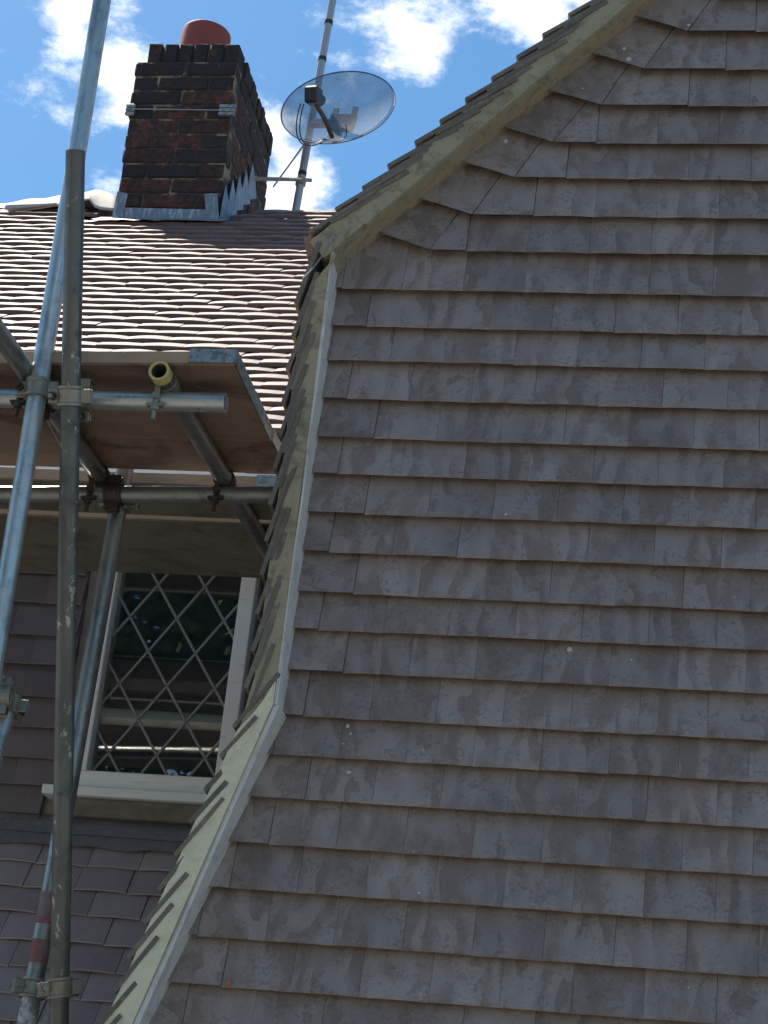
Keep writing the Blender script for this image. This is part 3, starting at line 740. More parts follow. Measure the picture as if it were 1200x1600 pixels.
for c in cand:
    if id(c) in ids: put('roof_tile', random.choice(rtm), ROOFT, roof, c[2])
    else:
        me = rtm[c[3] % 4]; fld.add([c[2] @ q_.co for q_ in me.vertices], [tuple(p.vertices) for p in me.polygons])
print('roof tiles in view', len(good))
fld.build('roof_tile_field', ROOFT, roof, kind='stuff')
MB().add([], [])
# back slope
mb = MB()
for r_i in range(nrow):
    s_ = r_i * G; y = 2 * RY - EY - s_ * math.cos(PIT); z = EZR + s_ * math.sin(PIT)
    mb.box(-6.05, CHX0 - .03 if False else 1.55, y - .10, y, z - .02, z + .028)
mb.build('back_slope_tile_field', ROOFT, roof, kind='stuff')

# ---------------------------------------------------------------- chimney
ch = rnode('chimney')
cz0 = 6.61; RH = .0845
SP = (CHX1 - CHX0) / 2           # stretcher pitch
DEP = .86
bm_cache = {}
def brick_mesh(l_, d_, h_):
    key = (round(l_, 3), round(d_, 3), round(h_, 3), random.randint(0, 2))
    if key not in bm_cache:
        mb = MB().box(-l_ / 2, l_ / 2, -d_ / 2, d_ / 2, -h_ / 2, h_ / 2, None, .006)
        mb.v = [(v[0] + wob(.003), v[1] + wob(.003), v[2] + wob(.0025)) for v in mb.v]
        bm_cache[key] = mb.mesh('brick')
    return bm_cache[key]
REDS = [(.165, .058, .042), (.21, .075, .052), (.14, .052, .042), (.12, .048, .04)]
DARKS = [(.045, .036, .036), (.06, .045, .042), (.035, .032, .038)]
def lay(x, y, z, l_, d_, h_, tone):
    o = put('brick', brick_mesh(l_, d_, h_), BRICK, ch, Matrix.Translation((x + wob(.003), y + wob(.004), z + wob(.002))) @ Matrix.Rotation(wob(.012), 4, 'Y') @ Matrix.Rotation(wob(.012), 4, 'Z'))
    c_ = random.choice(REDS if tone == 'r' else DARKS if tone == 'd' else REDS + DARKS); o.color = (*c_, 1); return o
TONE = ['drr', 'rr', 'ddr', 'rd', 'rrd', 'rrd', 'drd', 'dr', 'ddd', 'dd']
J = .011
def leanx(z): return (z - cz0) * -.030
for k in range(10):
    z = cz0 + .10 + RH * (k + .5); lx = leanx(z); tn = TONE[k]
    h_ = RH - J
    if k % 2 == 0: parts = [(CHX0, SP / 2), (CHX0 + SP / 2, SP), (CHX0 + 1.5 * SP, SP / 2)]
    else: parts = [(CHX0, SP), (CHX0 + SP, SP)]
    for q, (x0, l_) in enumerate(parts):
        lay(x0 + l_ / 2 + lx, CH_Y + .055, z, l_ - J, .11, h_, tn[min(q, len(tn) - 1)])
    # right and left faces, bricks running back
    for xs, t_ in ((CHX1 - .055, 'm'), (CHX0 + .055, 'm')):
        y = CH_Y + (.112 if k % 2 else .115); first = True
        ln_ = SP if k % 2 == 0 else SP / 2
        while y < CH_Y + DEP - .05:
            l_ = min(ln_ if first else SP, CH_Y + DEP - y)
            if l_ > .05: lay(xs + lx, y + l_ / 2, z, .11, l_ - J, h_, 'r' if (k in (3, 4, 5) and y < CH_Y + .45 and random.random() < .7) else ('d' if random.random() < .75 else 'r'))
            y += l_; first = False
ztop = cz0 + .10 + RH * 10; lx = leanx(ztop)
nsol = 6; sw = (CHX1 - CHX0 - .045) / nsol
for k in range(nsol):
    lay(CHX0 + .045 + sw * (k + .5) + lx, CH_Y + .08, ztop + .062, sw - .010, .12, .118, 'r' if k == 0 else 'd')
y = CH_Y + .15
while y < CH_Y + DEP:
    lay(CHX1 - .05 + lx, y + sw / 2, ztop + .058, .11, sw - .01, .112 + wob(.008), 'd'); lay(CHX0 + .095 + lx, y + sw / 2, ztop + .058, .11, sw - .01, .112, 'd'); y += sw
mc = MB()
for k in range(10):
    z = cz0 + .10 + RH * k; l0 = leanx(z)
    mc.box(CHX0 + .006 + l0, CHX1 - .006 + l0, CH_Y + .007, CH_Y + DEP - .006, z + (.0 if k else -.35), z + RH - .0005)
mc.box(CHX0 + .06 + lx, CHX1 - .012 + lx, CH_Y + .035, CH_Y + DEP - .02, ztop + .0005, ztop + .105)
mc.build('mortar_core', LIME, ch)
# pot
pc = atY(325, 62, CH_Y + .30); pr = .163
pr = .127; pz = atY(325, 29, CH_Y + .35 - pr).z; pc = atY(325, 45, CH_Y + .35)
MB().lathe([(pr * 1.02, -.30), (pr * 1.0, -.05), (pr * 1.0, -.016), (pr * .985, -.005), (pr * .95, 0), (pr * .88, 0), (pr * .85, -.02), (pr * .85, -.28), (.001, -.29)], Matrix.Translation((pc.x, CH_Y + .35, pz)) @ Matrix.Rotation(R(3), 4, 'Y'), 44).build('chimney_pot', TERRA, ch, smooth=True)
MB().lathe([(pr * 1.45, -.03), (pr * 1.3, .03), (pr * 1.02, .075), (pr * .9, .08)], Matrix.Translation((pc.x, CH_Y + .35, ztop + .085)), 26).build('mortar_flaunching', LIME, ch, smooth=True)
# wire lashing with corner plates
zw = atY(290, 174, CH_Y).z; lw = leanx(zw)
MB().path([(CHX0 + lw - .004, CH_Y - .016, zw + .002), (CHX0 + .2 + lw, CH_Y - .017, zw), (CHX1 + lw + .004, CH_Y - .016, zw - .004)], .0028, 6).build('lashing_wire', MAST, ch)
for xs, wdt in ((CHX0 + lw + .012, .024), (CHX1 + lw - .020, .040)):
    mb = MB()
    for q in (-.022, 0, .022): mb.box(xs - wdt, xs + wdt, CH_Y - .020, CH_Y - .004, zw + q - .009, zw + q + .009, None, .003)
    mb.box(xs - wdt * .8, xs + wdt * .8, CH_Y - .012, CH_Y - .002, zw - .03, zw + .03); mb.build('corner_plate', ZINC, ch)
# lead round the base
def fl(name, pts, y, th=.004, mt=LEADW):
    P = [atY(q[0], q[1], y) for q in pts]; mb = MB(); mb.prism([(q.x, q.z) for q in P], y - th, y); return mb.build(name, mt, ch)
fl('lead_apron', [(188, 347), (323, 352), (323, 328), (193, 325)], CH_Y - .018)
fl('lead_corner', [(175, 340), (190, 345), (200, 303), (184, 299)], CH_Y - .026)
fl('lead_corner', [(322, 345), (342, 345), (340, 303), (320, 303)], CH_Y - .026)
lapp = MB(); x0, x1 = CHX0 - .06, CHX1 + .05
for k in range(1):
    y0 = CH_Y - .016; zr = EZR + SL * (y0 - EY) + .052
    vs = []
    for q in range(13):
        x = x0 + (x1 - x0) * q / 12; w_ = wob(.004)
        vs += [(x, y0 - .006, zr - .028), (x, y0 - .02, zr - .040 + w_ * .3), (x, y0 - .13, zr - .115 + w_)]
    lapp.add(vs, [(q * 3 + e, q * 3 + e + 1, q * 3 + e + 4, q * 3 + e + 3) for q in range(12) for e in range(2)])
lapp.build('lead_dressing', LEAD, ch, smooth=True)
# stepped flashing up the right flank: one tooth per course
for k in range(5):
    y0 = CH_Y + .0 + k * .105; zb = EZR + SL * (y0 - EY) + .03; zt = zb + .16
    lx_ = leanx(zb); xf = CHX1 + lx_ + .010 + .002 * k
    mb = MB(); mb.add([(xf, y0 - .03, zb - .05), (xf, y0 + .15, zb + .07), (xf - .004, y0 + .10, zt - .02), (xf - .003, y0 + .005, zt + .02), (xf - .003, y0 - .01, zb + .10),
                       (xf + .003, y0 - .03, zb - .05), (xf + .003, y0 + .15, zb + .07), (xf - .001, y0 + .10, zt - .02), (xf, y0 + .005, zt + .02), (xf, y0 - .01, zb + .10)],
                      [(0, 1, 2, 3, 4), (9, 8, 7, 6, 5), (0, 5, 6, 1), (1, 6, 7, 2), (2, 7, 8, 3), (3, 8, 9, 4), (4, 9, 5, 0)])
    mb.build('step_flashing', LEADW, ch)

# ---------------------------------------------------------------- membrane on the ridge
ms_ = thing('roofing_membrane', 'pale roofing membrane draped and curled over the roof ridge left of the chimney', 'membrane', (-3.2, RY, RZ))
def roofz(y): return (EZR + SL * (min(y, 2 * RY - y) - EY)) + .035
def lerp_px(tab, x):
    for (x0, y0), (x1, y1) in zip(tab, tab[1:]):
        if x <= x1: return y0 + (y1 - y0) * (x - x0) / (x1 - x0)
    return tab[-1][1]
CREST = [(-260, 330), (-60, 325), (0, 318), (50, 311), (100, 305), (148, 297), (160, 298), (184, 305)]
FRONT = [(-260, 338), (-60, 336), (12, 333), (60, 326), (90, 321), (125, 314), (140, 312), (150, 326), (184, 330)]
mb = MB(); nx = 44; prof = (0, .12, .3, .5, .7, .88, 1); vs = []
for i in range(nx + 1):
    xp = -200 + 383 * i / nx
    f_ = atY(xp, lerp_px(FRONT, xp), RY - .17); c_ = atY(xp, lerp_px(CREST, xp) + 1.2 * math.sin(xp * .11), RY - .02)
    for t_ in prof:
        q = f_.lerp(c_, t_); q.z += .016 * math.sin(t_ * math.pi) * (1 + .4 * math.sin(xp * .07)); vs.append(q)
    vs += [c_ + Vector((0, .05, -.006)), c_ + Vector((0, .25, -.21))]
k_ = len(prof) + 2
mb.add([v - ms_.location for v in vs], [(i * k_ + j, (i + 1) * k_ + j, (i + 1) * k_ + j + 1, i * k_ + j + 1) for i in range(nx) for j in range(k_ - 1)])
o = mb.build('draped_sheet', MEMB, ms_, smooth=True); so = o.modifiers.new('thick', 'SOLIDIFY'); so.thickness = .0025
vs = []; n_ = 12
for i in range(13):
    xp = 10 + 78 * i / 12; rr = .022 - .0012 * i; c_ = atY(xp, lerp_px(FRONT, xp) - 7 + i * .4, RY - .19)
    for k in range(n_):
        th = -2.4 + k / (n_ - 1) * 4.4; vs.append(c_ + Vector((0, rr * math.sin(th), rr * math.cos(th))) - ms_.location)
mb = MB(); mb.add(vs, [(i * n_ + k, (i + 1) * n_ + k, (i + 1) * n_ + k + 1, i * n_ + k + 1) for i in range(12) for k in range(n_ - 1)])
o = mb.build('curled_edge', MEMB, ms_, smooth=True); so = o.modifiers.new('thick', 'SOLIDIFY'); so.thickness = .0025

# ---------------------------------------------------------------- mast and dish
YM = 8.95
ma, mb_ = atY(524, -25, YM), atY(461, 336, YM)
dv = (mb_ - ma).normalized(); mb_ = mb_ + dv * .12
mast = thing('aerial_mast', 'tall grey metal aerial mast clamped to the side of the chimney', 'mast', mb_)
up = (ma - mb_).normalized()
def rel(o, P): return Vector(P) - o.location
top = mb_ + up * 2.1
MB().tube((0, 0, 0), top - mb_, .0205, 18).build('pole', MAST, mast, smooth=True)
for yy_ in (36, 93, 272):
    q = atY(515 if yy_ < 50 else 505 if yy_ < 100 else 474, yy_, YM); t_ = (q - mb_).dot(up); q = mb_ + up * t_
    MB().tube(rel(mast, q - up * .012), rel(mast, q + up * .012), .0225, 16).build('pole_band', BOLT, mast)
qb = atY(472, 285, YM); t_ = (qb - mb_).dot(up); qb = mb_ + up * t_
hx = Vector((CHX1 + leanx(qb.z) - .01, CH_Y + DEP - .18, qb.z + .0))
MB().path([rel(mast, Vector((hx.x, YM - .03, qb.z))), rel(mast, qb + Vector((-.02, -.026, 0))), rel(mast, qb + Vector((.062, -.026, -.004)))], .0105, 8).build('wall_bracket', MAST, mast)
MB().tube(rel(mast, qb - up * .018), rel(mast, qb + up * .018), .027, 12).build('bracket_clamp', COUP, mast)
lp = [Vector((hx.x + .01 + .035 * math.cos(a_) * .6, YM - .03 + .05 * math.sin(a_), qb.z + .010 + .035 * math.sin(a_))) for a_ in [k * math.pi / 6 for k in range(13)]]
MB().path([rel(mast, p) for p in lp], .004, 6).build('lashing_loop', MAST, mast)
MB().path([rel(mast, atY(478, 222, YM - .03)), rel(mast, atY(452, 258, YM - .03)), rel(mast, atY(427, 292, YM - .04))], .005, 6).build('stay_rod', MAST, mast)
# dish
dc = atY(528, 167, YM - .13)
dish = thing('satellite_dish', 'round grey mesh satellite dish with dark receiver arm on the mast', 'satellite dish', dc)
az, el = R(-3), R(19)
nd = Vector((math.sin(az) * math.cos(el), -math.cos(az) * math.cos(el), math.sin(el)))
ud = nd.cross(Vector((0, 0, 1))).normalized(); ud = -ud if ud.x < 0 else ud
vd = nd.cross(ud); vd = -vd if vd.z < 0 else vd
rollm = R(-2); ud, vd = ud * math.cos(rollm) + vd * math.sin(rollm), vd * math.cos(rollm) - ud * math.sin(rollm)
RXD, RYD, DPH = .293, .30, .055
mb = MB(); nr, na = 8, 48; vs = [(Vector() - nd * DPH)]
for i in range(1, nr + 1):
    q = i / nr
    for k in range(na):
        a_ = 2 * math.pi * k / na; vs.append(ud * RXD * q * math.cos(a_) + vd * RYD * q * math.sin(a_) - nd * DPH * (1 - q * q))
fs = [(0, 1 + k, 1 + (k + 1) % na) for k in range(na)] + [(1 + (i - 1) * na + k, 1 + i * na + k, 1 + i * na + (k + 1) % na, 1 + (i - 1) * na + (k + 1) % na) for i in range(1, nr) for k in range(na)]
mb.add(vs, fs); mb.build('reflector', DISH, dish, smooth=True)
rim = [ud * RXD * math.cos(2 * math.pi * k / 64) + vd * RYD * math.sin(2 * math.pi * k / 64) for k in range(65)]
MB().path(rim, .004, 6).build('rim', RIM, dish, smooth=True)
bd = -nd * (DPH + .004)
# mounting plate and clamp behind the mesh
mb = MB(); Mx = frame(bd, ud, vd, nd)
mb.box(-.14, .07, -.06, -.02, -.03, 0, Mx); mb.box(-.05, .085, -.10, .02, -.025, 0, Mx); mb.box(-.045, -.02, .02, .07, -.02, 0, Mx); mb.box(.055, .08, .02, .08, -.02, 0, Mx); mb.box(-.03, .03, -.17, -.1, -.03, 0, Mx)
mb.build('mounting_bracket', GALVM, dish)
lnb = atY(491, 150, YM - .46) - dc
bot = -vd * RYD * .93 - nd * .004; bot = atY(519, 214, YM - .20) - dc
el_ = lnb + Vector((.01, 0, -.035))
MB().path([bot, bot.lerp(el_, .5) + Vector((.006, -.01, 0)), bot.lerp(el_, .85), el_], .012, 8).build('feed_arm', BLACK, dish, smooth=True)
dirn = (-nd * DPH - lnb).normalized()
MB().tube(lnb + dirn * .03, lnb + dirn * .085, .026, 16, r2=.032).build('feed_horn', BLACK, dish, smooth=True)
sx = dirn.cross(Vector((0, 0, 1))).normalized(); sz = sx.cross(dirn)
MB().box(-.036, .036, -.052, .034, -.045, .042, frame(lnb, sx, dirn, sz), .010).build('receiver_box', BLACK, dish)
def bez(pts, n=18):
    out = []
    for i in range(n + 1):
        t_ = i / n; q = [Vector(p) for p in pts]
        while len(q) > 1: q = [a_.lerp(b_, t_) for a_, b_ in zip(q, q[1:])]
        out.append(q[0])
    return out
for k in (0, 1):
    e0 = atY(470 + 5 * k, 162, YM - .46) - dc; e3 = atY(506 + 3 * k, 217, YM - .2) - dc
    MB().path(bez([e0, atY(452 + 6 * k, 215, YM - .42) - dc, atY(470 + 4 * k, 245, YM - .3) - dc, e3]), .0035, 6).build('cable', BLACK, dish, smooth=True)
e0 = atY(506, 217, YM - .2) - dc
MB().path(bez([e0, atY(545, 232, YM - .16) - dc, atY(543, 205, YM - .16) - dc, atY(540, 195, YM - .17) - dc]), .003, 6).build('cable', BLACK, dish, smooth=True)

# ================================================================= SCAFFOLDING
TR = .02415
def tube(a_, b_, mt, label, wall_=.0044, extra=None, n=24, group='scaffold tubes'):
    a_, b_ = Vector(a_), Vector(b_); z_ = (b_ - a_); ln_ = z_.length; z_.normalize()
    o = thing('scaffold_tube', label, 'scaffold tube', a_, group)
    o.rotation_euler = z_.to_track_quat('Z', 'Y').to_euler()
    MB().tube((0, 0, 0), (0, 0, ln_), TR, n, TR - wall_).build('tube', mt, o, smooth=True)
    return o, ln_
ZL = 3.80; Y1, Y2 = 4.53, 5.11; ZT = ZL + .0495
p2x, P2Y = -1.735, Y1 - .052
P1A, P1B = atY(118, 236, 4.21), atY(91, 1640, 5.02)
def at_t(a_, b_, yp):      # point of a segment at a pixel height
    lo, hi = 0.0, 1.0
    for _ in range(40):
        mi = (lo + hi) / 2
        if px(a_.lerp(b_, mi))[1] < yp: lo = mi
        else: hi = mi
    return a_.lerp(b_, lo)
P2A, P2B = atY(166, -40, P2Y), atY(-2, 985, P2Y); d2 = (P2A - P2B).normalized()
pole2, _ = tube(P2B - d2 * 3.1, P2A + d2 * .6, GALV, 'long pale galvanised standard leaning to the top edge left of the chimney')
pole1, l1 = tube(P1B + (P1B - P1A).normalized() * 2.4, P1A, GALVD, 'dull paint-flecked standard whose cut top ends below the chimney')
P3A, P3B = atY(194, 742, 5.165), atY(40, 1610, 5.165); d3 = (P3A - P3B).normalized()
pole3, l3 = tube(P3B - d3 * 2.2, P3A + d3 * .12, GALVM, 'grey standard with red paint band beside the leaded window')
zr0 = (at_t(P3A, P3B, 1395) - (P3B - d3 * 2.2)).length; zr1 = (at_t(P3A, P3B, 1500) - (P3B - d3 * 2.2)).length
for z0, z1, mt in ((zr1 - .01, zr1 + .05, REDP), (zr1 + .09, zr0, REDP), (zr1 - .24, zr1 - .085, PALEP)):
    MB().tube((0, 0, z0), (0, 0, z1), TR + .0006, 24, TR + .0001).build('paint_band', mt, pole3, smooth=True)
a_, b_ = atY(-20, 622, Y1), atY(353, 629.5, Y1); dl = (b_ - a_).normalized()
led1, _ = tube(a_ - dl * 2.2, b_, GALV, 'pale horizontal ledger with open end under the front scaffold board')
a_, b_ = atY(0, 772, Y2), atY(420, 772, Y2); dl2 = (b_ - a_).normalized()
led2, _ = tube(a_ - dl2 * 2.2, Vector((-1.225, b_.y, b_.z)), GALVM, 'dark horizontal ledger running into the verge at mid height')
ta, tb = atZ(249, 580, ZT + .002), atZ(413, 852, ZT + .002); dt_ = (tb - ta).normalized()
tr1, ltr = tube(ta, ta + dt_ * 1.62, GALVM, 'cross tube with yellow plastic end cap under the boards')
MB().tube((0, 0, -.004), (0, 0, .026), TR + .0026, 28, TR - .0040).build('end_cap', YEL, tr1, smooth=True)
ta2, tb2 = atZ(-8, 512, ZT + .002), atZ(152, 738, ZT + .002); dt2 = (tb2 - ta2).normalized()
tr2, _ = tube(ta2 - dt2 * .1, ta2 + dt2 * .90, GALVM, 'cross tube entering from the left edge behind the long standard')
ea, eb = atY(17, 1088, 4.95), atY(-42, 1290, 4.86)
stub, _ = tube(eb - (ea - eb) * 3.5, ea, GALV, 'pale tube end with clamp at the left edge beside hung tiles')

# couplers
def coupler(pos, axa, axb, label, offa=Vector(), dark=False, cen=None):
    """two hinged bands, each round its own tube; pos lies between the two axes"""
    axa, axb = Vector(axa).normalized(), Vector(axb).normalized()
    n_ = axa.cross(axb).normalized()
    if cen: n_ = (cen[0] - cen[1]).normalized(); n_ = (n_ - axa * n_.dot(axa)).normalized()
    o = thing('scaffold_coupler', label, 'coupler', pos, 'scaffold couplers')
    for q, (ax, sgn) in enumerate(((axa, 1), (axb, -1))):
        c_ = n_ * (TR + .0015) * sgn * 1.04
        if offa.length and q == 0: c_ = offa
        if cen: c_ = cen[q] - Vector(pos)
        u = ax.cross(n_).normalized()
        mt = BOLT if (dark and q == 1) else COUP
        # band: open ring profile with ribs
        mb = MB(); N = 28; r0, r1 = TR + .0012, TR + .0065
        vs = []
        hw = .024
        for k in range(N):
            t_ = 2 * math.pi * k / N; dr = n_ * math.cos(t_) + u * math.sin(t_)
            for r_, h_ in ((r0, -hw), (r1 + .003, -hw), (r1 + .003, -hw + .006), (r1, -hw + .009), (r1, hw - .009), (r1 + .003, hw - .006), (r1 + .003, hw), (r0, hw)):
                vs.append(c_ + dr * r_ + ax * h_)
        fs = []
        for k in range(N):
            k2 = (k + 1) % N
            for e in range(8): fs.append((k * 8 + e, k * 8 + (e + 1) % 8, k2 * 8 + (e + 1) % 8, k2 * 8 + e))
        mb.add(vs, fs); mb.build('band', mt, o, smooth=True)
        # lugs with bolt on one side, hinge pin on the other
        for s2, typ in ((1, 'bolt'), (-1, 'hinge')):
            lug = c_ + u * s2 * (TR + .013)
            mb = MB(); F_ = frame(lug, u * s2, n_, ax)
            mb.box(-.010, .016, -.013, -.004, -.018, .018, F_, .002); mb.box(-.010, .016, .004, .013, -.018, .018, F_, .002)
            mb.build('lug', mt, o)
            if typ == 'bolt':
                b0 = lug + u * s2 * .005
                mb = MB().tube(b0 - n_ * .030, b0 + n_ * .034, .0058, 10); mb.build('bolt', BOLT if dark else COUP, o, smooth=True)
                MB().tube(b0 + n_ * .0135, b0 + n_ * .0245, .0115, 6).build('nut', BOLT, o)
            else:
                b0 = lug + u * s2 * .006
                MB().tube(b0 - ax * .02, b0 + ax * .02, .0055, 10).build('hinge_pin', BOLT, o, smooth=True)
    mb = MB(); F_ = frame(Vector(), axa, n_, axa.cross(n_)); mb.box(-.018, .018, -.006, .006, -.018, .018, F_, .003); mb.build('saddle', COUP if not dark else BOLT, o)
    return o
XA = Vector((1, 0, 0)); YA = Vector((0, 1, 0))
def mid(p, q): return (Vector(p) + Vector(q)) / 2
def xing(a0, a1, b0, b1):              # nearest points of two axes
    a0, a1, b0, b1 = map(Vector, (a0, a1, b0, b1)); from mathutils.geometry import intersect_line_line as ill
    return ill(a0, a1, b0, b1)
L1 = (led1.location, led1.location + dl); L2 = (led2.location, led2.location + dl2)
def couple(A, B, label, **k):
    p, q = xing(*A, *B); return coupler(mid(p, q), A[1] - A[0], B[1] - B[0], label, cen=(p, q), **k)
couple((P2A, P2B), L1, 'pale clamp joining the long galvanised standard to the front ledger', dark=True)
couple((P1A, P1B), L1, 'clamp joining the paint-flecked standard to the front ledger')
def hanger(A, B, label, mt=COUP):
    """single putlog clip: strap round the cross tube, eye bolt hanging in front of the ledger"""
    p, q = xing(*A, *B); ax = (A[1] - A[0]).normalized(); bx_ = (B[1] - B[0]).normalized()
    o = thing('scaffold_coupler', label, 'coupler', q, 'scaffold couplers')
    fr_ = -Vector((0, 1, 0)) * (TR + .006) + bx_ * -.012
    MB().box(-.007, .007, -.004, .002, -.022, .045, frame(fr_, bx_, YA, Vector((0, 0, 1))), .0015).build('strap', mt, o)
    MB().tube(fr_ + Vector((0, -.004, .0)) - YA * .006, fr_ + Vector((0, 0, 0)) + YA * .003, .010, 12).build('eye', mt, o, smooth=True)
    MB().tube(fr_ + Vector((0, -.002, -.064)), fr_ + Vector((0, -.002, -.012)), .0058, 10).build('bolt', mt, o, smooth=True)
    MB().tube(fr_ + Vector((0, -.002, -.040)), fr_ + Vector((0, -.002, -.029)), .0115, 6).build('nut', mt, o)
    MB().box(-.021, .021, -.012, .010, -.029, -.022, frame(fr_, bx_, YA, Vector((0, 0, 1))), .002).build('washer_plate', mt, o)
    mb = MB(); N = 22; vs = []
    for k in range(N):
        t_ = 2 * math.pi * k / N; dr = bx_ * math.cos(t_) + Vector((0, 0, 1)) * math.sin(t_)
        for r_, h_ in ((TR + .001, -.014), (TR + .005, -.014), (TR + .005, .014), (TR + .001, .014)): vs.append((p - q) + dr * r_ + ax * h_)
    mb.add(vs, [(k * 4 + e, k * 4 + (e + 1) % 4, ((k + 1) % N) * 4 + (e + 1) % 4, ((k + 1) % N) * 4 + e) for k in range(N) for e in range(4)]); mb.build('band', mt, o, smooth=True)
T1 = (ta, ta + dt_); T2 = (ta2, ta2 + dt2)
hanger(T1, L1, 'clip hanging below the yellow-capped tube on the front ledger')
hanger(T1, L2, 'small clip where the yellow-capped tube crosses the rear ledger', BOLT)
hanger(T2, L2, 'dark clip on the rear ledger beside the paint-flecked standard', BOLT)
hanger(T2, L1, 'dark clip on the front ledger at the left of the long standard', BOLT)
couple((P3A, P3B), L2, 'dark clamp fixing the rear standard to the rear ledger', dark=True)
ca, cb = at_t(P3A, P3B, 1545), at_t(P1A, P1B, 1545)
coupler(mid(ca, cb), P3A - P3B, P1A - P1B, 'clamp tying the two standards together near the bottom', cen=(ca, cb))
ex = (ea - eb).normalized()
coupler(ea - ex * .03 + Vector((0, -.03, 0)), ex, Vector((1, .1, .05)), 'clamp on the pale tube end at the left edge', offa=Vector((0, .03, 0)))

# boards: front edges measured, long axis along X, resting on the cross tubes
ZB = ZT + TR + .0015; BT = .038
def board(y0, y1, label, mt, edge, xr=-1.243, band=True, skew=0.0, xl=-4.2, z=None):
    o = thing('scaffold_board', label, 'scaffold board', (xr, y0, ZB if z is None else z), 'scaffold boards')
    Mk = Matrix.Identity(4); Mk[1][0] = -skew
    n = 24; mb = MB(); vs = []; wdt = y1 - y0
    for i in range(n + 1):
        x = (xl - xr) * (1 - i / n); s1 = wob(.0015); sg = -.006 * math.sin(i * .5 + y0 * 9)
        for yy_, zz_ in ((.002, 0), (0, .002), (0, BT - .002), (.002, BT), (wdt - .002, BT), (wdt, BT - .002), (wdt, .002), (wdt - .002, 0)):
            vs.append((x, yy_ + s1 - skew * x, zz_ + sg * .3))
    fs = [(i * 8 + e, i * 8 + (e + 1) % 8, (i + 1) * 8 + (e + 1) % 8, (i + 1) * 8 + e) for i in range(n) for e in range(8)] + [tuple(range(8)), tuple(range(n * 8, n * 8 + 8))[::-1]]
    mb.add(vs, fs); mb.build('plank', mt, o)
    if edge:
        mb = MB(); vs = []
        for i in range(n + 1):
            x = (xl - xr) * (1 - i / n) * .985 - .115; vs += [(x, -.0015 - skew * x, .004), (x, -.0015 - skew * x, BT - .003), (x, .001 - skew * x, BT - .003), (x, .001 - skew * x, .004)]
        mb.add(vs, [(i * 4 + e, i * 4 + (e + 1) % 4, (i + 1) * 4 + (e + 1) % 4, (i + 1) * 4 + e) for i in range(n) for e in range(4)]); mb.build('pale_edge', edge, o)
    if band:
        mb = MB(); mb.box(-.115, .004, -.004, -.0015, .002, BT + .001); mb.box(.0015, .004, -.0014, wdt + .001, .001, BT + .001); mb.box(-.115, .004, wdt + .0005, wdt + .003, .002, BT + .001)
        mb.build('end_band', ZINC, o)
        for xx in (-.095, -.03): MB().tube((xx, -.0065, BT * .5), (xx, -.003, BT * .5), .005, 8).build('band_nail', COUP, o)
    return o
board(4.462, 4.684, 'front scaffold board with pale edge and metal end band', WOOD, WOODL, skew=.05)
board(4.690, 4.902, 'second scaffold board from the front, brown underside', WOOD, None, xr=-1.241, band=True, skew=.03)
board(4.908, 5.118, 'third scaffold board from the front, just before the lit gap', WOOD, None, xr=-1.236, skew=0)
board(5.214, 5.438, 'fourth scaffold board, pale edge showing above the rear ledger', WOODG, WOODL, xr=-1.226)
board(5.476, 5.700, 'fifth scaffold board, greyish, with thin pale front edge', WOODG, WOODL, xr=-1.232, band=False)
board(5.704, 5.912, 'rearmost scaffold board just above the window top', WOODG, None, xr=-1.229, band=False)
# solid bars set behind the glass, standing in for window reflections
def inside(name, x0, x1, y0px, y1px, mt, label, cat, rnd=False, dep=.075):
    a_ = atY(250, y0px, YG + dep); b_ = atY(250, y1px, YG + dep); zc = (a_.z + b_.z) / 2; hh = (a_.z - b_.z) / 2
    o = thing(name, label, cat, (x0, YG + dep, zc))
    if rnd: MB().tube((0, 0, 0), (x1 - x0, 0, -.004), hh, 24, hh - .004).build('tube', mt, o, smooth=True)
    else: MB().box(0, x1 - x0, 0, .03, -hh, hh, None, .002).build('plank', mt, o)
inside('reflection_bar', -2.06, -1.60, 1111, 1136, PALEBAR, 'pale horizontal bar standing in for a reflection, lower half of the leaded window', 'bar', True, dep=.032)
inside('reflection_batten', -2.07, -1.655, 1061, 1081, WOODL, 'wooden batten standing in for a reflection, middle of the leaded window', 'batten', dep=.045)
inside('reflection_rod', -2.07, -1.60, 1026, 1029.5, ZINC, 'thin rod standing in for a reflection, upper part of the leaded window', 'rod', True, dep=.045)
# thin tie wires at the standards
w1 = [atZ(0, 560, ZL + .03), atZ(22, 602, ZL - .0)]
wire = MB(); A_ = atY(66, 640, 4.62); B_ = atY(97, 700, 4.75); wire.path([Vector(), (B_ - A_) * .5 + Vector((0, 0, -.004)), B_ - A_], .0018, 5)
o = wire.build('tie_wire', MAST); o.location = A_; tag(o, 'thin tie wire between the two front standards', 'wire')
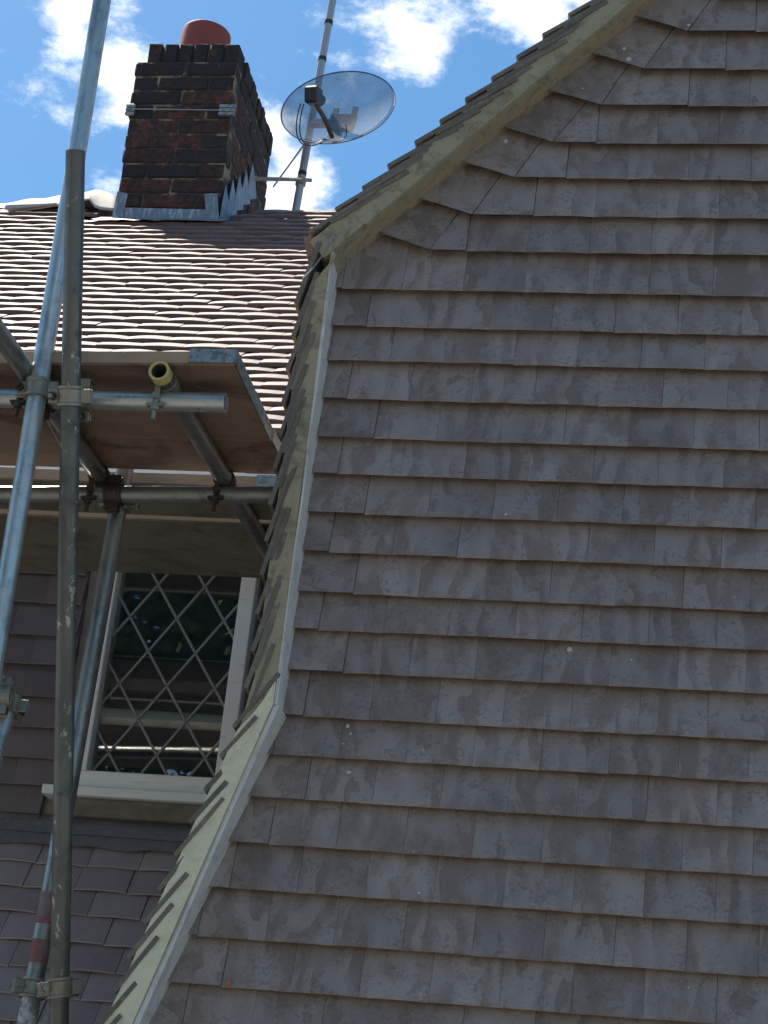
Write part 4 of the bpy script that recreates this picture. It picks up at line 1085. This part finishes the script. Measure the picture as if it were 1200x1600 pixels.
# copper strap at the eaves
cp = atY(425, 682, 5.62)
st_ = thing('eaves_strap', 'small pinkish metal strap with round end at the board corner', 'strap', cp)
MB().tube((-.004, -.004, .004), (-.004, .004, .004), .013, 16).build('round_plate', COPPER, st_, smooth=True)
MB().path([(.002, 0, -.004), (.014, 0, -.022), (.026, 0, -.052), (.05, 0, -.1)], .004, 6).build('tail', COPPER, st_, smooth=True)

# ---------------------------------------------------------------- trees behind the viewer (mirrored in the window)
def tree(x, y, h_, cr_, label, seed):
    rnd = random.Random(seed)
    o = thing('garden_tree', label, 'tree', (x, y, 0), 'garden trees mirrored in the window')
    mb = MB(); mb.tube((0, 0, 0), (.1, .05, h_ * .45), .22, 10, r2=.13)
    tips = []
    for k in range(9):
        a_ = k * 2.4; b0 = Vector((.1, .05, h_ * (.28 + .025 * k))); e = b0 + Vector((math.cos(a_) * cr_ * .6, math.sin(a_) * cr_ * .6, h_ * (.14 + .03 * (k % 4)))); mb.tube(b0, e, .08, 7, r2=.02); tips.append(e)
    mb.build('trunk', BARK, o)
    vs = []; fs = []
    for k in range(230):
        while True:
            q = Vector((rnd.uniform(-1, 1), rnd.uniform(-1, 1), rnd.uniform(-1, 1)))
            if q.length < 1 and q.length > .35: break
        c_ = Vector((q.x * cr_, q.y * cr_, h_ * .62 + q.z * h_ * .36)); rr = rnd.uniform(.25, .6)
        for e in range(150):
            p = c_ + Vector((rnd.gauss(0, rr * .6), rnd.gauss(0, rr * .6), rnd.gauss(0, rr * .45)))
            u = Vector((rnd.uniform(-1, 1), rnd.uniform(-1, 1), rnd.uniform(-.6, .6))).normalized(); v = u.orthogonal().normalized() * rnd.uniform(.035, .06); u *= rnd.uniform(.06, .11)
            b = len(vs); vs += [p - u, p - v, p + u, p + v]; fs.append((b, b + 1, b + 2, b + 3))
    mb = MB(); mb.v = [tuple(v) for v in vs]; mb.f = fs
    me = bpy.data.meshes.new('crown'); me.from_pydata(mb.v, [], mb.f); put('crown', me, LEAF, o)
tree(-5.6, -6.5, 11.5, 3.4, 'tall leafy garden tree behind the viewer, nearest the house', 3)
tree(-10.5, -8.5, 10.0, 3.2, 'broad leafy garden tree behind the viewer, farthest left', 4)
